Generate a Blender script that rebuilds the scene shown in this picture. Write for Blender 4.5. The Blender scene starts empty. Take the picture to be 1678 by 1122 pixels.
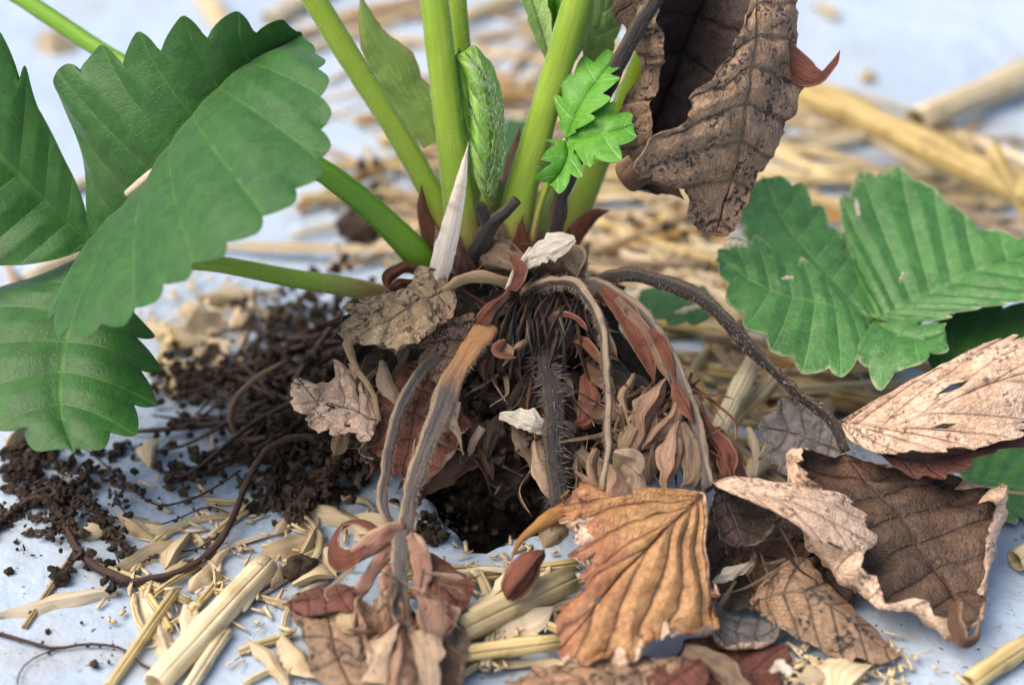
import bpy, math, random
import numpy as np
from mathutils import Vector, Matrix, noise
random.seed(7); RNG = np.random.default_rng(7)
scene = bpy.context.scene
COL = scene.collection
S = 0.01                                   # everything is authored in centimetres
# ------------------------------------------------------------------ camera
PITCH = math.radians(33.0); DIST = 33.0; LENS = 70.0
TARGET = np.array([0.0, 0.0, 2.2])
FWD = np.array([0.0, math.cos(PITCH), -math.sin(PITCH)])
UPV = np.array([0.0, math.sin(PITCH), math.cos(PITCH)])
RGT = np.array([1.0, 0.0, 0.0])
CAMP = TARGET - FWD * DIST
cd = bpy.data.cameras.new('camera'); cam = bpy.data.objects.new('camera', cd); COL.objects.link(cam)
cam.location = CAMP * S; cam.rotation_euler = (math.pi / 2 - PITCH, 0, 0)
cd.lens = LENS; cd.sensor_width = 36.0; cd.clip_start = 0.01; cd.clip_end = 50
cd.dof.use_dof = True; cd.dof.focus_distance = (DIST - 1.5) * S; cd.dof.aperture_fstop = 10.5
scene.camera = cam
# ------------------------------------------------------------------ light
SUN_EL, SUN_AZ = math.radians(56), math.radians(-105)      # azimuth from +Y towards +X
w = bpy.data.worlds.new('World'); scene.world = w; w.use_nodes = True
nt = w.node_tree; nt.nodes.clear()
sky = nt.nodes.new('ShaderNodeTexSky'); sky.sky_type = 'NISHITA'; sky.sun_disc = False
sky.sun_elevation = SUN_EL; sky.sun_rotation = SUN_AZ; sky.air_density = 1.0; sky.dust_density = 6.0; sky.ozone_density = 1.0
bg = nt.nodes.new('ShaderNodeBackground'); bg.inputs[1].default_value = 0.15
wo = nt.nodes.new('ShaderNodeOutputWorld')
nt.links.new(sky.outputs[0], bg.inputs[0]); nt.links.new(bg.outputs[0], wo.inputs[0])
sd = bpy.data.lights.new('sun', 'SUN'); sun = bpy.data.objects.new('sun', sd); COL.objects.link(sun)
sd.energy = 1.25; sd.angle = math.radians(55); sd.color = (1.0, 0.93, 0.82)
sdir = Vector((math.sin(SUN_AZ) * math.cos(SUN_EL), math.cos(SUN_AZ) * math.cos(SUN_EL), math.sin(SUN_EL)))
sun.rotation_euler = sdir.to_track_quat('Z', 'Y').to_euler(); sun.location = sdir * 3
vs = scene.view_settings; vs.view_transform = 'Standard'; vs.look = 'None'; vs.exposure = 0.72; vs.gamma = 1.0; vs.use_curve_mapping = False
scene.cycles.max_bounces = 8

# ------------------------------------------------------------------ placing: photo pixel -> a real point (cm)
KPX = (36.0 / LENS) / 1678.0
def ray(px, py):
    return FWD + RGT * ((px - 839) * KPX) + UPV * ((561 - py) * KPX)
def F(px, py, c=0.0):                      # c cm nearer than the plane through the crown
    return CAMP + ray(px, py) * (DIST - c)
def H(px, py, z=0.0):                      # on the level z cm over the ground
    r = ray(px, py); return CAMP + r * ((z - CAMP[2]) / r[2])
def fs(l): return [np.append(F(*p[:3]), p[3:]) for p in l]
def hs(l): return [np.append(H(*p[:3]), p[3:]) for p in l]
def nrm(v):
    v = np.asarray(v, float); return v / (np.linalg.norm(v, axis=-1, keepdims=True) + 1e-9)
def spline(P, s):                          # cubic through P, s in 0..1 by chord length
    P = np.array(P, float); n = len(P)
    d = np.linalg.norm(np.diff(P[:, :3], axis=0), axis=1) + 1e-6
    u = np.concatenate([[0], np.cumsum(d)]); u /= u[-1]
    m = np.zeros_like(P)
    sl = (P[1:] - P[:-1]) / (u[1:] - u[:-1])[:, None]
    m[0] = sl[0]; m[-1] = sl[-1]
    for i in range(1, n - 1):
        h0, h1 = u[i] - u[i - 1], u[i + 1] - u[i]
        m[i] = (sl[i - 1] * h1 + sl[i] * h0) / (h0 + h1)
    s = np.clip(np.asarray(s, float), 0, 1)
    k = np.clip(np.searchsorted(u, s, side='right') - 1, 0, n - 2)
    h = (u[k + 1] - u[k])[:, None]; t = ((s - u[k])[:, None]) / h
    return ((2*t**3 - 3*t**2 + 1) * P[k] + (t**3 - 2*t**2 + t) * h * m[k]
            + (-2*t**3 + 3*t**2) * P[k + 1] + (t**3 - t**2) * h * m[k + 1])
def nz(p, f, seed=0.0):
    return noise.noise(Vector((p[0] * f + seed, p[1] * f - seed * 1.7, p[2] * f + seed * .6)))
def nzv(p, f, seed=0.0):
    v = noise.noise_vector(Vector((p[0] * f + seed, p[1] * f - seed * 1.7, p[2] * f + seed * .6)))
    return np.array(v)

# ------------------------------------------------------------------ objects
def mesh_data(name, V, Fc, uv=None, mats=(), mi=None, smooth=True):
    me = bpy.data.meshes.new(name)
    me.from_pydata((np.asarray(V) * S).tolist(), [], [tuple(int(i) for i in f) for f in Fc])
    if uv is not None:
        l = me.uv_layers.new(name='UVMap')
        idx = np.empty(len(me.loops), np.int32); me.loops.foreach_get('vertex_index', idx)
        l.data.foreach_set('uv', np.asarray(uv, np.float32)[idx].ravel())
    for m in mats: me.materials.append(m)
    if mi is not None: me.polygons.foreach_set('material_index', mi)
    if smooth: me.polygons.foreach_set('use_smooth', [True] * len(me.polygons))
    me.update(); return me
def link(name, me, parent=None, thick=0.0, two=False, kind=None, label=None, cat=None, group=None):
    o = bpy.data.objects.new(name, me); COL.objects.link(o)
    if parent is not None:
        o.parent = parent
        o.matrix_parent_inverse = Matrix.Translation(-Vector(parent.get('at', (0, 0, 0))))
    if thick:
        md = o.modifiers.new('thickness', 'SOLIDIFY'); md.thickness = thick * S; md.offset = -1
        if two: md.material_offset = 1; md.material_offset_rim = 0
        if two: es = o.modifiers.new('crisp_rim', 'EDGE_SPLIT'); es.split_angle = math.radians(65)
    tag(o, label, cat, group, kind); return o
def tag(o, label=None, cat=None, group=None, kind=None):
    if label: o['label'] = label
    if cat: o['category'] = cat
    if group: o['group'] = group
    if kind: o['kind'] = kind
    return o
def empty(name, at, label, cat, group=None):
    o = bpy.data.objects.new(name, None); COL.objects.link(o)
    o.location = Vector(at) * S; o['at'] = [float(a) * S for a in at]; o.empty_display_size = .005
    return tag(o, label, cat, group)

def frames(C, ref):
    T = nrm(np.gradient(C, axis=0)); n = len(C)
    N = np.zeros_like(C); r = np.asarray(ref, float)
    for i in range(n):
        v = r - T[i] * (r @ T[i])
        if np.linalg.norm(v) < 1e-3: v = np.array([.3, .2, 1.0]) - T[i] * (np.array([.3, .2, 1.0]) @ T[i])
        N[i] = v / np.linalg.norm(v); r = N[i]
    return T, N, np.cross(T, N)
def tube(name, parent, P, r, mat, seg=10, step=.12, flat=1.0, groove=0.0, ridges=0, ridge=0.0, twist=0.0, rough=0.0, seed=0.0,
         hollow=False, hairs=0, hair_len=.1, hair_mat=None, hair_r=.006, ends=(1, 1), floor=None, **kw):
    """tapered stalk through P (x,y,z); r a number or a list along it"""
    P = [np.asarray(p, float) for p in P]
    L = sum(np.linalg.norm(P[i + 1][:3] - P[i][:3]) for i in range(len(P) - 1))
    n = max(6, int(L / step)); s = np.linspace(0, 1, n)
    C = spline([p[:3] for p in P], s)
    R = np.interp(s, np.linspace(0, 1, len(r)), r) if hasattr(r, '__len__') else np.full(n, float(r))
    if name == 'dead_petiole':                                 # withered: kinks and uneven girth
        for i in range(n):
            e_ = min(1, 6 * s[i], 6 * (1 - s[i])); C[i] += nzv(C[i], 1.6, seed + L) * .05 * e_ + nzv(C[i], 5.0, seed + L) * .018 * e_
            R[i] *= 1 + .28 * nz((s[i] * L * 1.7, L, 0), 1.0, 3) + .14 * nz((s[i] * L * 5, L, 0), 1.0, 7)
    if floor is not None: C[:, 2] = np.maximum(C[:, 2], floor + R * .8)
    T, N, B = frames(C, -FWD)
    V, UV = [], []
    for i in range(n):
        for j in range(seg + 1):
            a = 2 * math.pi * j / seg
            k = 1.0
            if ridges: k += ridge * abs(math.sin(ridges * a * .5 + twist * s[i] * 6.28))
            if groove: k -= groove * max(0, math.cos(a)) ** 6
            p = C[i] + N[i] * (math.cos(a) * R[i] * k * flat) + B[i] * (math.sin(a) * R[i] * k)
            if rough:
                jj = a % (2 * math.pi - 1e-6)
                q = C[i] + N[i] * math.cos(jj) * R[i] + B[i] * math.sin(jj) * R[i]
                p = p + (q - C[i]) * rough * 2 * nz(q, 1.2 / R.max(), seed) 
            V.append(p); UV.append((j / seg, s[i] * L))
    Fc = []
    m = seg + 1
    for i in range(n - 1):
        for j in range(seg):
            Fc.append((i * m + j, (i + 1) * m + j, (i + 1) * m + j + 1, i * m + j + 1))
    if not hollow:
        for i, e in ((0, ends[0]), (n - 1, ends[1])):
            if e:
                V.append(C[i]); UV.append((.5, s[i] * L)); c = len(V) - 1
                for j in range(seg):
                    f = (c, i * m + j, i * m + j + 1); Fc.append(f if i == 0 else f[::-1])
    o = link(name, mesh_data(name, V, Fc, UV, [mat]), parent, thick=(.03 if hollow else 0), **kw)
    if hairs:
        hv, hf = [], []
        for k in range(hairs):
            i = random.randrange(1, n - 1); a = random.random() * 6.283; jt = random.random()
            d = N[i] * math.cos(a) * flat + B[i] * math.sin(a)
            b = C[i] * (1 - jt) + C[min(i + 1, n - 1)] * jt + d * R[i] * .93
            tip = b + (nrm(d) + T[i] * random.uniform(.1, .8) + np.array([random.gauss(0, .2) for _ in range(3)])) * hair_len * random.uniform(.5, 1.2)
            q = len(hv); e1 = T[i] * hair_r; e2 = np.cross(nrm(d), T[i]) * hair_r
            hv += [b + e1, b - e1 * .5 + e2, b - e1 * .5 - e2, tip]
            hf += [(q, q + 1, q + 3), (q + 1, q + 2, q + 3), (q + 2, q, q + 3)]
        link('bristles', mesh_data('bristles', hv, hf, [(0, 0)] * len(hv), [hair_mat or mat], smooth=False), o if parent is not None else None, kind='stuff')
    return o

def leaf(name, parent, mid, left, right, mats, nv=8, sub=9, J=9, tooth=.25, quilt=.05, bulge=0.0, crumple=0.0, cf=.9, mpow=1.3,
         rollL=None, rollR=None, seed=0.0, thick=.016, holes=(), zmin=.05, ragged=0.0, wave=0.0, smooth_to=(.1, .1), mult=(1, 1), **kw):
    """a leaflet: grid lines run from the midrib along the side veins to the teeth; mats = (side seen, other side)"""
    if name == 'dead_leaflet':
        ragged = ragged or .35; crumple *= 1.35
    n = nv * sub + 1; s = np.linspace(0, 1, n)
    M = spline(mid, s ** mpow)
    left = [mid[0]] + list(left) + [mid[-1]]; right = [mid[0]] + list(right) + [mid[-1]]
    E = [spline(left, s), spline(right, s)]
    T = nrm(np.gradient(M, axis=0))
    X = E[1] - E[0]
    N = nrm(np.cross(T, X) + 1e-6); N[0] = N[1]; N[-1] = N[-2]
    ker = np.ones(9) / 9
    Np = np.pad(N, ((4, 4), (0, 0)), mode='edge'); N = nrm(np.stack([np.convolve(Np[:, k], ker, 'valid') for k in range(3)], 1))
    sgn = 1.0 if (N @ (-FWD)).mean() > 0 else -1.0
    N = N * sgn
    x = (s * nv) % 1.0; x[-1] = 1.0
    def teeth(side):
        y = (s * nv * mult[side]) % 1.0; y[-1] = 1.0; y = y ** .9
        g = np.clip((s - smooth_to[side]) / .1, 0, 1) * np.clip((1.02 - s) / .12, .25, 1)
        return g * ((1 - np.abs(2 * y - 1) ** 1.3) ** .85 - .45) / mult[side] ** .8
    cols = []
    js = list(range(-J, J + 1))
    for j in js:
        side = 0 if j < 0 else 1
        t = abs(j) / J; t = 1 - (1 - t) ** 1.15
        Eg = E[side]; d = Eg - M; W = np.linalg.norm(d, axis=1); u = nrm(d)
        tang = nrm(np.gradient(Eg, axis=0))
        roll = (rollL, rollR)[side]
        n_loc = nrm(np.cross(tang, u)); n_loc = n_loc * np.sign((n_loc * N).sum(1, keepdims=True) + 1e-9)
        n_loc = nrm(n_loc + N)
        if roll:
            t0, A = roll
            Wk = W / (t0 + (1 - t0) / A)
            if t <= t0: p = M + u * (t * Wk)[:, None]
            else:
                th = (t - t0) / (1 - t0) * A; r = (1 - t0) * Wk / A
                jit = 1 + .25 * np.sin(s * 17 + seed)
                p = M + u * (t0 * Wk + r * math.sin(th))[:, None] + n_loc * (r * jit * (1 - math.cos(th)))[:, None]
        else: p = M + d * t
        p = p + N * (bulge * W * math.sin(math.pi * min(1, t * 1.0)))[:, None]
        amt = tooth * teeth(side) * t ** 4
        tv = u if not roll else u * math.cos(roll[1] * max(0, (t - roll[0]) / (1 - roll[0]))) + n_loc * math.sin(roll[1] * max(0, (t - roll[0]) / (1 - roll[0])))
        p = p + (tv * .85 + tang * .55) * amt[:, None]
        rel = quilt * (np.abs(2 * x - 1) ** .8 - .5) * math.sin(math.pi * min(1, .08 + t * .92)) ** .7 * np.clip(W / 1.2, .15, 1)
        if j == 0: rel = rel - quilt * .6
        p = p + N * rel[:, None]
        if wave: p = p + N * (wave * t ** 2 * np.sin(s * nv * 2.2 + seed + side * 2))[:, None]
        cols.append(p)
    G = np.stack(cols, 1)                     # n x (2J+1) x 3
    if crumple or ragged:
        for i in range(n):
            for k, j in enumerate(js):
                q = G[i, k]; t = abs(j) / J
                if crumple:
                    a = min(1.0, .25 + t) * min(1.0, s[i] * 5 + .05)
                    v = nzv(q, cf, seed) + .5 * nzv(q, cf * 2.3, seed + 5) + .22 * nzv(q, cf * 5.5, seed + 9)
                    G[i, k] = q + v * crumple * a
                if ragged and t > .7:
                    G[i, k] = G[i, k] + (M[i] - G[i, k]) * ragged * max(0, nz(q, 2.2, seed + 3) + .5 * nz(q, 7.0, seed + 6)) * (t - .7) / .3
    V = G.reshape(-1, 3)
    low = V[:, 2] < zmin + .15
    V[low, 2] = zmin + .15 * np.exp((V[low, 2] - zmin - .15) / .15)
    m = 2 * J + 1; UV = []
    for i in range(n):
        for j in js: UV.append((s[i] * nv, .5 + .5 * j / J))
    Fc = []
    hs_ = [(hx * (n - 1), J + hy * J, hr) for hx, hy, hr in holes]
    for i in range(n - 1):
        for j in range(m - 1):
            if any(((i - a) / (n - 1) * 1.0) ** 2 + ((j - b) / (2 * J)) ** 2 < r * r for a, b, r in hs_): continue
            f = (i * m + j, (i + 1) * m + j, (i + 1) * m + j + 1, i * m + j + 1)
            Fc.append(f if sgn > 0 else f[::-1])
    return link(name, mesh_data(name, V, Fc, UV, list(mats)), parent, thick=thick, two=True, **kw)

def blade(name, parent, P, mats, cup=0.25, ref=None, step=.08, K=6, twist=0.0, crumple=0.0, cf=2.0, seed=0.0, thick=.014, floor=None, ribs=0, edge=.22, fold=0.0, wr=0.0, **kw):
    """a strip (stipule, sepal, chaff, split straw): P = (x,y,z,width)"""
    P = np.array(P, float)
    L = np.linalg.norm(np.diff(P[:, :3], axis=0), axis=1).sum()
    n = max(7, int(L / step)); s = np.linspace(0, 1, n); Q = spline(P, s)
    C, Wd = Q[:, :3], np.maximum(Q[:, 3], .012)
    Wd = Wd * np.clip((1.0 - s) / .16 + .06, 0, 1) ** .8
    T, N, B = frames(C, -FWD if ref is None else ref)
    V, UV = [], []
    for i in range(n):
        a = twist * s[i]; Ni = N[i] * math.cos(a) + B[i] * math.sin(a); Bi = B[i] * math.cos(a) - N[i] * math.sin(a)
        for k in range(K + 1):
            x = -1 + 2 * k / K
            eg = 1 + edge * (nz((s[i] * L * 2.2, (1 if x > 0 else -1) * 3.0, seed), 1.0, 2) + .6 * nz((s[i] * L * 7, (1 if x > 0 else -1) * 3.0, seed), 1.0, 5)) if edge else 1.0
            p = C[i] + Bi * (x * Wd[i] * .5 * eg) - Ni * (cup * Wd[i] * x * x) + Ni * (fold * Wd[i] * (abs(x) - .5))
            if wr: p = p + Ni * (wr * Wd[i] * math.sin(x * 6.5 + 2 * nz((s[i] * L, 0, seed), 1.3)))
            if ribs: p = p + Ni * (.03 * Wd[i] * math.cos(x * ribs * 3.14))
            if crumple: p = p + nzv(p, cf, seed) * crumple * (.4 + .6 * s[i])
            V.append(p); UV.append((s[i] * L, k / K))
    V = np.array(V)
    if floor is not None: V[:, 2] = np.maximum(V[:, 2], floor)
    m = K + 1
    Fc = [(i * m + j, (i + 1) * m + j, (i + 1) * m + j + 1, i * m + j + 1) for i in range(n - 1) for j in range(K)]
    fn = np.cross(V[m] - V[0], V[m + 1] - V[0]) if n > 1 else N[0]
    if fn @ N[0] < 0: Fc = [f[::-1] for f in Fc]
    if not isinstance(mats, (list, tuple)): mats = (mats, mats)
    return link(name, mesh_data(name, V, Fc, UV, list(mats)), parent, thick=thick, two=True, **kw)

import bmesh
def ico(sub):
    bm = bmesh.new(); bmesh.ops.create_icosphere(bm, subdivisions=sub, radius=1.0)
    V = np.array([v.co[:] for v in bm.verts]); Fc = np.array([[v.index for v in f.verts] for f in bm.faces]); bm.free(); return V, Fc
ICO1, ICO2, ICO3 = ico(1), ico(2), ico(3)
def lump(name, parent, at, size, mat, base=ICO3, amp=.35, f=1.4, seed=0.0, zmin=None, **kw):
    V = []
    for v in base[0]:
        k = 1 + amp * (nz(v, f, seed) + .5 * nz(v, f * 2.6, seed + 4) + .3 * nz(v, f * 6, seed + 8))
        V.append(np.asarray(at) + v * k * np.asarray(size))
    V = np.array(V)
    if zmin is not None: V[:, 2] = np.maximum(V[:, 2], zmin)
    return link(name, mesh_data(name, V, base[1], V[:, :2], [mat]), parent, **kw)

# ------------------------------------------------------------------ materials
class NT:
    def __init__(s, name):
        s.m = bpy.data.materials.new(name); s.m.use_nodes = True; s.t = s.m.node_tree; s.t.nodes.clear()
    def n(s, typ, **k):
        nd = s.t.nodes.new('ShaderNode' + typ)
        for a, v in k.items():
            if a.startswith('i_'):
                key = a[2:]; sk = nd.inputs[int(key)] if key.isdigit() else nd.inputs[key.replace('_', ' ')]
                s.put(sk, v)
            else: setattr(nd, a, v)
        return nd
    def put(s, sk, v):
        if hasattr(v, 'bl_rna') and isinstance(v, bpy.types.NodeSocket): s.t.links.new(v, sk)
        elif isinstance(v, (tuple, list)) and len(v) == 3 and sk.type == 'RGBA': sk.default_value = (*v, 1)
        else: sk.default_value = v
    def math(s, op, a, b=0.0, c=None):
        nd = s.n('Math', operation=op); s.put(nd.inputs[0], a); s.put(nd.inputs[1], b)
        if c is not None: s.put(nd.inputs[2], c)
        return nd.outputs[0]
    def mix(s, f, a, b, mode='MIX'):
        nd = s.n('Mix', data_type='RGBA', blend_type=mode); s.put(nd.inputs['Factor'], f); s.put(nd.inputs[6], a); s.put(nd.inputs[7], b); return nd.outputs[2]
    def step(s, x, a, b, lo=0.0, hi=1.0):
        nd = s.n('MapRange', interpolation_type='SMOOTHSTEP'); s.put(nd.inputs[0], x)
        for k, v in zip((1, 2, 3, 4), (a, b, lo, hi)): s.put(nd.inputs[k], v)
        return nd.outputs[0]
    def noise(s, vec, scale, detail=4, rough=.55, dist=0.0):
        nd = s.n('TexNoise', i_Scale=scale, i_Detail=detail, i_Roughness=rough, i_Distortion=dist)
        if vec is not None: s.put(nd.inputs['Vector'], vec)
        return nd.outputs[0]
    def obj(s): return s.n('TexCoord').outputs['Object']
    def uv(s):
        o = s.n('TexCoord').outputs['UV']; x = s.n('SeparateXYZ'); s.put(x.inputs[0], o); return o, x.outputs[0], x.outputs[1]
    def vec(s, x, y, z=0.0):
        nd = s.n('CombineXYZ'); s.put(nd.inputs[0], x); s.put(nd.inputs[1], y); s.put(nd.inputs[2], z); return nd.outputs[0]
    def done(s, col, rough=.6, bump=None, bstr=.3, bdist=.0006, trans=0.0, tcol=None, spec=.4, sheen=0.0, extra=None):
        b = s.n('BsdfPrincipled'); s.put(b.inputs['Base Color'], col); s.put(b.inputs['Roughness'], rough)
        b.inputs['Specular IOR Level'].default_value = spec
        if sheen: b.inputs['Sheen Weight'].default_value = sheen; b.inputs['Sheen Roughness'].default_value = .5
        nrmo = None
        if bump is not None:
            bp = s.n('Bump', i_Strength=bstr, i_Distance=bdist); s.put(bp.inputs['Height'], bump); nrmo = bp.outputs[0]; s.put(b.inputs['Normal'], nrmo)
        out = b.outputs[0]
        if trans:
            tb = s.n('BsdfTranslucent'); s.put(tb.inputs[0], tcol if tcol is not None else col)
            if nrmo is not None: s.put(tb.inputs['Normal'], nrmo)
            mx = s.n('MixShader'); mx.inputs[0].default_value = trans
            s.t.links.new(out, mx.inputs[1]); s.t.links.new(tb.outputs[0], mx.inputs[2]); out = mx.outputs[0]
        oo = s.n('OutputMaterial'); s.t.links.new(out, oo.inputs[0]); return s.m

def leafmat(name, c1, c2, vein, vw=.10, vs=.7, speck=None, sa=.0, rough=.55, trans=.15, net=.25, bstr=.5, scale=120, sheen=0.0, edge=None, spec=.4, c3=None, netscale=1000.0, netb=.2, ladder=.2):
    t = NT(name); uv, u, v = t.uv(); ob = t.obj()
    fr = t.math('FRACT', u); dv = t.math('ABSOLUTE', t.math('SUBTRACT', fr, .5))
    tt = t.math('MULTIPLY', t.math('ABSOLUTE', t.math('SUBTRACT', v, .5)), 2.0)
    wob = t.math('MULTIPLY', t.math('SUBTRACT', t.noise(ob, 260, 4, .7), .5), .16)
    veinm = t.step(t.math('ADD', dv, wob), 0.0, vw, 1.0, 0.0)
    midm = t.step(tt, .0, .045, 1.0, 0.0)
    vm = t.math('MAXIMUM', veinm, midm)
    dn = t.n('TexNoise', i_Scale=400.0, i_Detail=2.0); t.put(dn.inputs['Vector'], ob)
    dist = t.n('VectorMath', operation='MULTIPLY_ADD'); t.put(dist.inputs[0], dn.outputs[1]); dist.inputs[1].default_value = (.0016, .0016, .0016); t.put(dist.inputs[2], ob)
    vor = t.n('TexVoronoi', feature='DISTANCE_TO_EDGE', i_Scale=netscale); t.put(vor.inputs['Vector'], dist.outputs[0])
    netm = t.step(vor.outputs[0], 0.0, .16, 1.0, 0.0)
    lad = t.math('ABSOLUTE', t.math('SUBTRACT', t.math('FRACT', t.math('ADD', t.math('MULTIPLY', v, 24.0), t.math('ADD', t.math('MULTIPLY', dn.outputs[0], 2.4), t.math('MULTIPLY', t.math('FLOOR', u), .37)))), .5))
    ladm = t.step(lad, 0.0, .09, 1.0, 0.0)
    n1 = t.noise(ob, scale, 5, .6); n2 = t.noise(ob, scale * 4, 4, .6)
    col = t.mix(t.step(n1, .35, .65), c1, c2)
    col = t.mix(t.math('MULTIPLY', ladm, ladder), col, vein)
    if c3 is not None: col = t.mix(t.step(t.noise(ob, scale * .5, 3), .5, .68), col, c3)
    col = t.mix(t.math('MULTIPLY', t.step(n2, .4, .62), .35), col, tuple(min(1, q * 1.5) for q in c2))
    col = t.mix(t.math('MULTIPLY', netm, net), col, vein)
    col = t.mix(t.math('MULTIPLY', vm, vs), col, vein)
    if edge is not None: col = t.mix(t.step(t.math('ADD', tt, t.math('MULTIPLY', t.math('SUBTRACT', n2, .5), .3)), .9, 1.02), col, edge)
    if speck is not None:
        sp = t.step(t.noise(ob, 1100, 3, .6), .60 - sa * .1, .66 - sa * .1)
        sp = t.math('MULTIPLY', sp, t.step(t.noise(ob, 230, 2), .42, .6))
        sp2 = t.math('MULTIPLY', t.step(t.noise(ob, 330, 4, .7), .56, .66), t.math('ADD', t.math('MULTIPLY', vm, .8), .25))
        col = t.mix(t.math('MULTIPLY', t.math('MAXIMUM', sp, sp2), sa), col, speck)
    h = t.math('ADD', t.math('ADD', t.math('MULTIPLY', vm, -.8), t.math('MULTIPLY', ladm, -.35)), t.math('ADD', t.math('MULTIPLY', netm, -netb), t.math('MULTIPLY', n2, .9)))
    return t.done(col, rough, h, bstr, .0006, trans, spec=spec, sheen=sheen)
def stalkmat(name, c_face, c_edge, streak, rough=.6, mott=.6, end=None, elen=(0, 1), trans=0.0, bstr=.4, sheen=0.0, speck=None):
    """stalk: a colour along its channel, another on its margins, long streaks; end = colour the far end fades to"""
    t = NT(name); uv, u, v = t.uv(); ob = t.obj()
    a = t.math('ABSOLUTE', t.math('COSINE', t.math('MULTIPLY', u, 6.28318)))
    sn = t.noise(t.vec(t.math('MULTIPLY', u, 9.0), t.math('MULTIPLY', v, .7)), 2.0, 4, .6)
    n1 = t.noise(ob, 300, 4, .6)
    f = t.math('ADD', a, t.math('MULTIPLY', t.math('SUBTRACT', sn, .5), .9))
    col = t.mix(t.step(f, .45, .85), c_edge, c_face)
    if end is not None: col = t.mix(t.step(t.math('ADD', v, t.math('MULTIPLY', t.math('SUBTRACT', n1, .5), .8)), elen[0], elen[1]), end, col)
    col = t.mix(t.math('MULTIPLY', t.step(sn, .5, .7), mott), col, streak)
    if speck is not None: col = t.mix(t.math('MULTIPLY', t.step(t.noise(ob, 620, 5, .7), .56, .70), .6), col, speck)
    h = t.math('ADD', t.math('MULTIPLY', sn, 1.2), t.math('MULTIPLY', n1, .5))
    return t.done(col, rough, h, bstr, .0005, trans, sheen=sheen)
def strawmat(name, c1, c2, dark, rough=.5, vary=.35, trans=.12):
    t = NT(name); uv, u, v = t.uv(); ob = t.obj(); rnd = t.n('ObjectInfo').outputs['Random']
    # tube: u around, v along ; blade: u along, v across -> mix of both streak sets on object-stable noise
    st = t.noise(t.vec(t.math('MULTIPLY', u, 22.0), t.math('MULTIPLY', v, .5), rnd), 1.0, 4, .6)
    n1 = t.noise(ob, 160, 4, .6)
    col = t.mix(t.step(st, .35, .65), c1, c2)
    col = t.mix(t.math('MULTIPLY', t.step(n1, .5, .72), .65), col, dark)
    hs_ = t.n('HueSaturation'); t.put(hs_.inputs['Color'], col)
    t.put(hs_.inputs['Value'], t.math('ADD', 1 - vary * .6, t.math('MULTIPLY', rnd, vary * 1.2)))
    t.put(hs_.inputs['Saturation'], t.math('ADD', .75, t.math('MULTIPLY', t.math('FRACT', t.math('MULTIPLY', rnd, 7.3)), .5)))
    return t.done(hs_.outputs[0], rough, t.math('ADD', st, t.math('MULTIPLY', n1, .4)), .5, .0004, trans)
def bladestraw(name, c1, c2, dark, **k):
    t = NT(name); uv, u, v = t.uv(); ob = t.obj(); rnd = t.n('ObjectInfo').outputs['Random']
    st = t.noise(t.vec(t.math('MULTIPLY', u, .6), t.math('MULTIPLY', v, 14.0), rnd), 1.0, 4, .6)
    n1 = t.noise(ob, 200, 4, .6)
    col = t.mix(t.step(st, .35, .65), c1, c2)
    col = t.mix(t.math('MULTIPLY', t.step(n1, .52, .72), .6), col, dark)
    hs_ = t.n('HueSaturation'); t.put(hs_.inputs['Color'], col); t.put(hs_.inputs['Value'], t.math('ADD', .8, t.math('MULTIPLY', rnd, .35)))
    return t.done(hs_.outputs[0], k.get('rough', .5), t.math('ADD', st, t.math('MULTIPLY', n1, .4)), .5, .0004, k.get('trans', .2))

def scrapmat(name, c1, c2, dark, rough=.65, trans=.12, tip=None, speck=(.03, .022, .02), sa=.7):
    t = NT(name); uv, u, v = t.uv(); ob = t.obj()
    st = t.noise(t.vec(t.math('MULTIPLY', u, 1.1), t.math('MULTIPLY', v, 9.0)), 1.0, 5, .65, .4)
    fine = t.noise(t.vec(t.math('MULTIPLY', u, 2.0), t.math('MULTIPLY', v, 34.0)), 1.0, 3, .6)
    n1 = t.noise(ob, 170, 4, .6); n2 = t.noise(ob, 700, 4, .65)
    col = t.mix(t.step(st, .35, .65), c1, c2)
    col = t.mix(t.math('MULTIPLY', t.step(n1, .48, .7), .6), col, dark)
    col = t.mix(t.math('MULTIPLY', t.step(fine, .54, .68), .45), col, dark)
    ed = t.step(t.math('ADD', t.math('MULTIPLY', t.math('ABSOLUTE', t.math('SUBTRACT', v, .5)), 2.0), t.math('MULTIPLY', t.math('SUBTRACT', n2, .5), .4)), .82, 1.0)
    if tip is not None: col = t.mix(t.math('MULTIPLY', ed, .8), col, tip)
    col = t.mix(t.math('MULTIPLY', t.step(n2, .58, .68), sa), col, speck)
    return t.done(col, rough, t.math('ADD', st, t.math('ADD', t.math('MULTIPLY', fine, .9), t.math('MULTIPLY', n2, .5))), .8, .0007, trans)
def plastic():
    t = NT('white_plastic_film'); ob = t.obj()
    n1 = t.noise(ob, 60, 4, .6); n2 = t.noise(ob, 25, 3)
    col = t.mix(t.step(n2, .3, .7), (.34, .425, .525), (.41, .49, .585))
    dirt = t.math('MULTIPLY', t.step(t.noise(ob, 520, 5, .7), .57, .70), t.step(t.noise(ob, 34, 4, .6), .44, .60))
    col = t.mix(t.math('MULTIPLY', dirt, .75), col, (.16, .12, .085))
    dust = t.math('MULTIPLY', t.step(t.noise(ob, 45, 6, .65, 1.2), .47, .70), .5)
    col = t.mix(dust, col, (.34, .33, .31))
    spk = t.step(t.noise(ob, 900, 2), .69, .72)
    col = t.mix(spk, col, (.08, .06, .045))
    return t.done(col, .5, t.math('ADD', t.math('MULTIPLY', t.noise(ob, 90, 4, .6), 1.0), t.math('MULTIPLY', t.noise(ob, 400, 3), .2)), .55, .0025, spec=.18)
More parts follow.
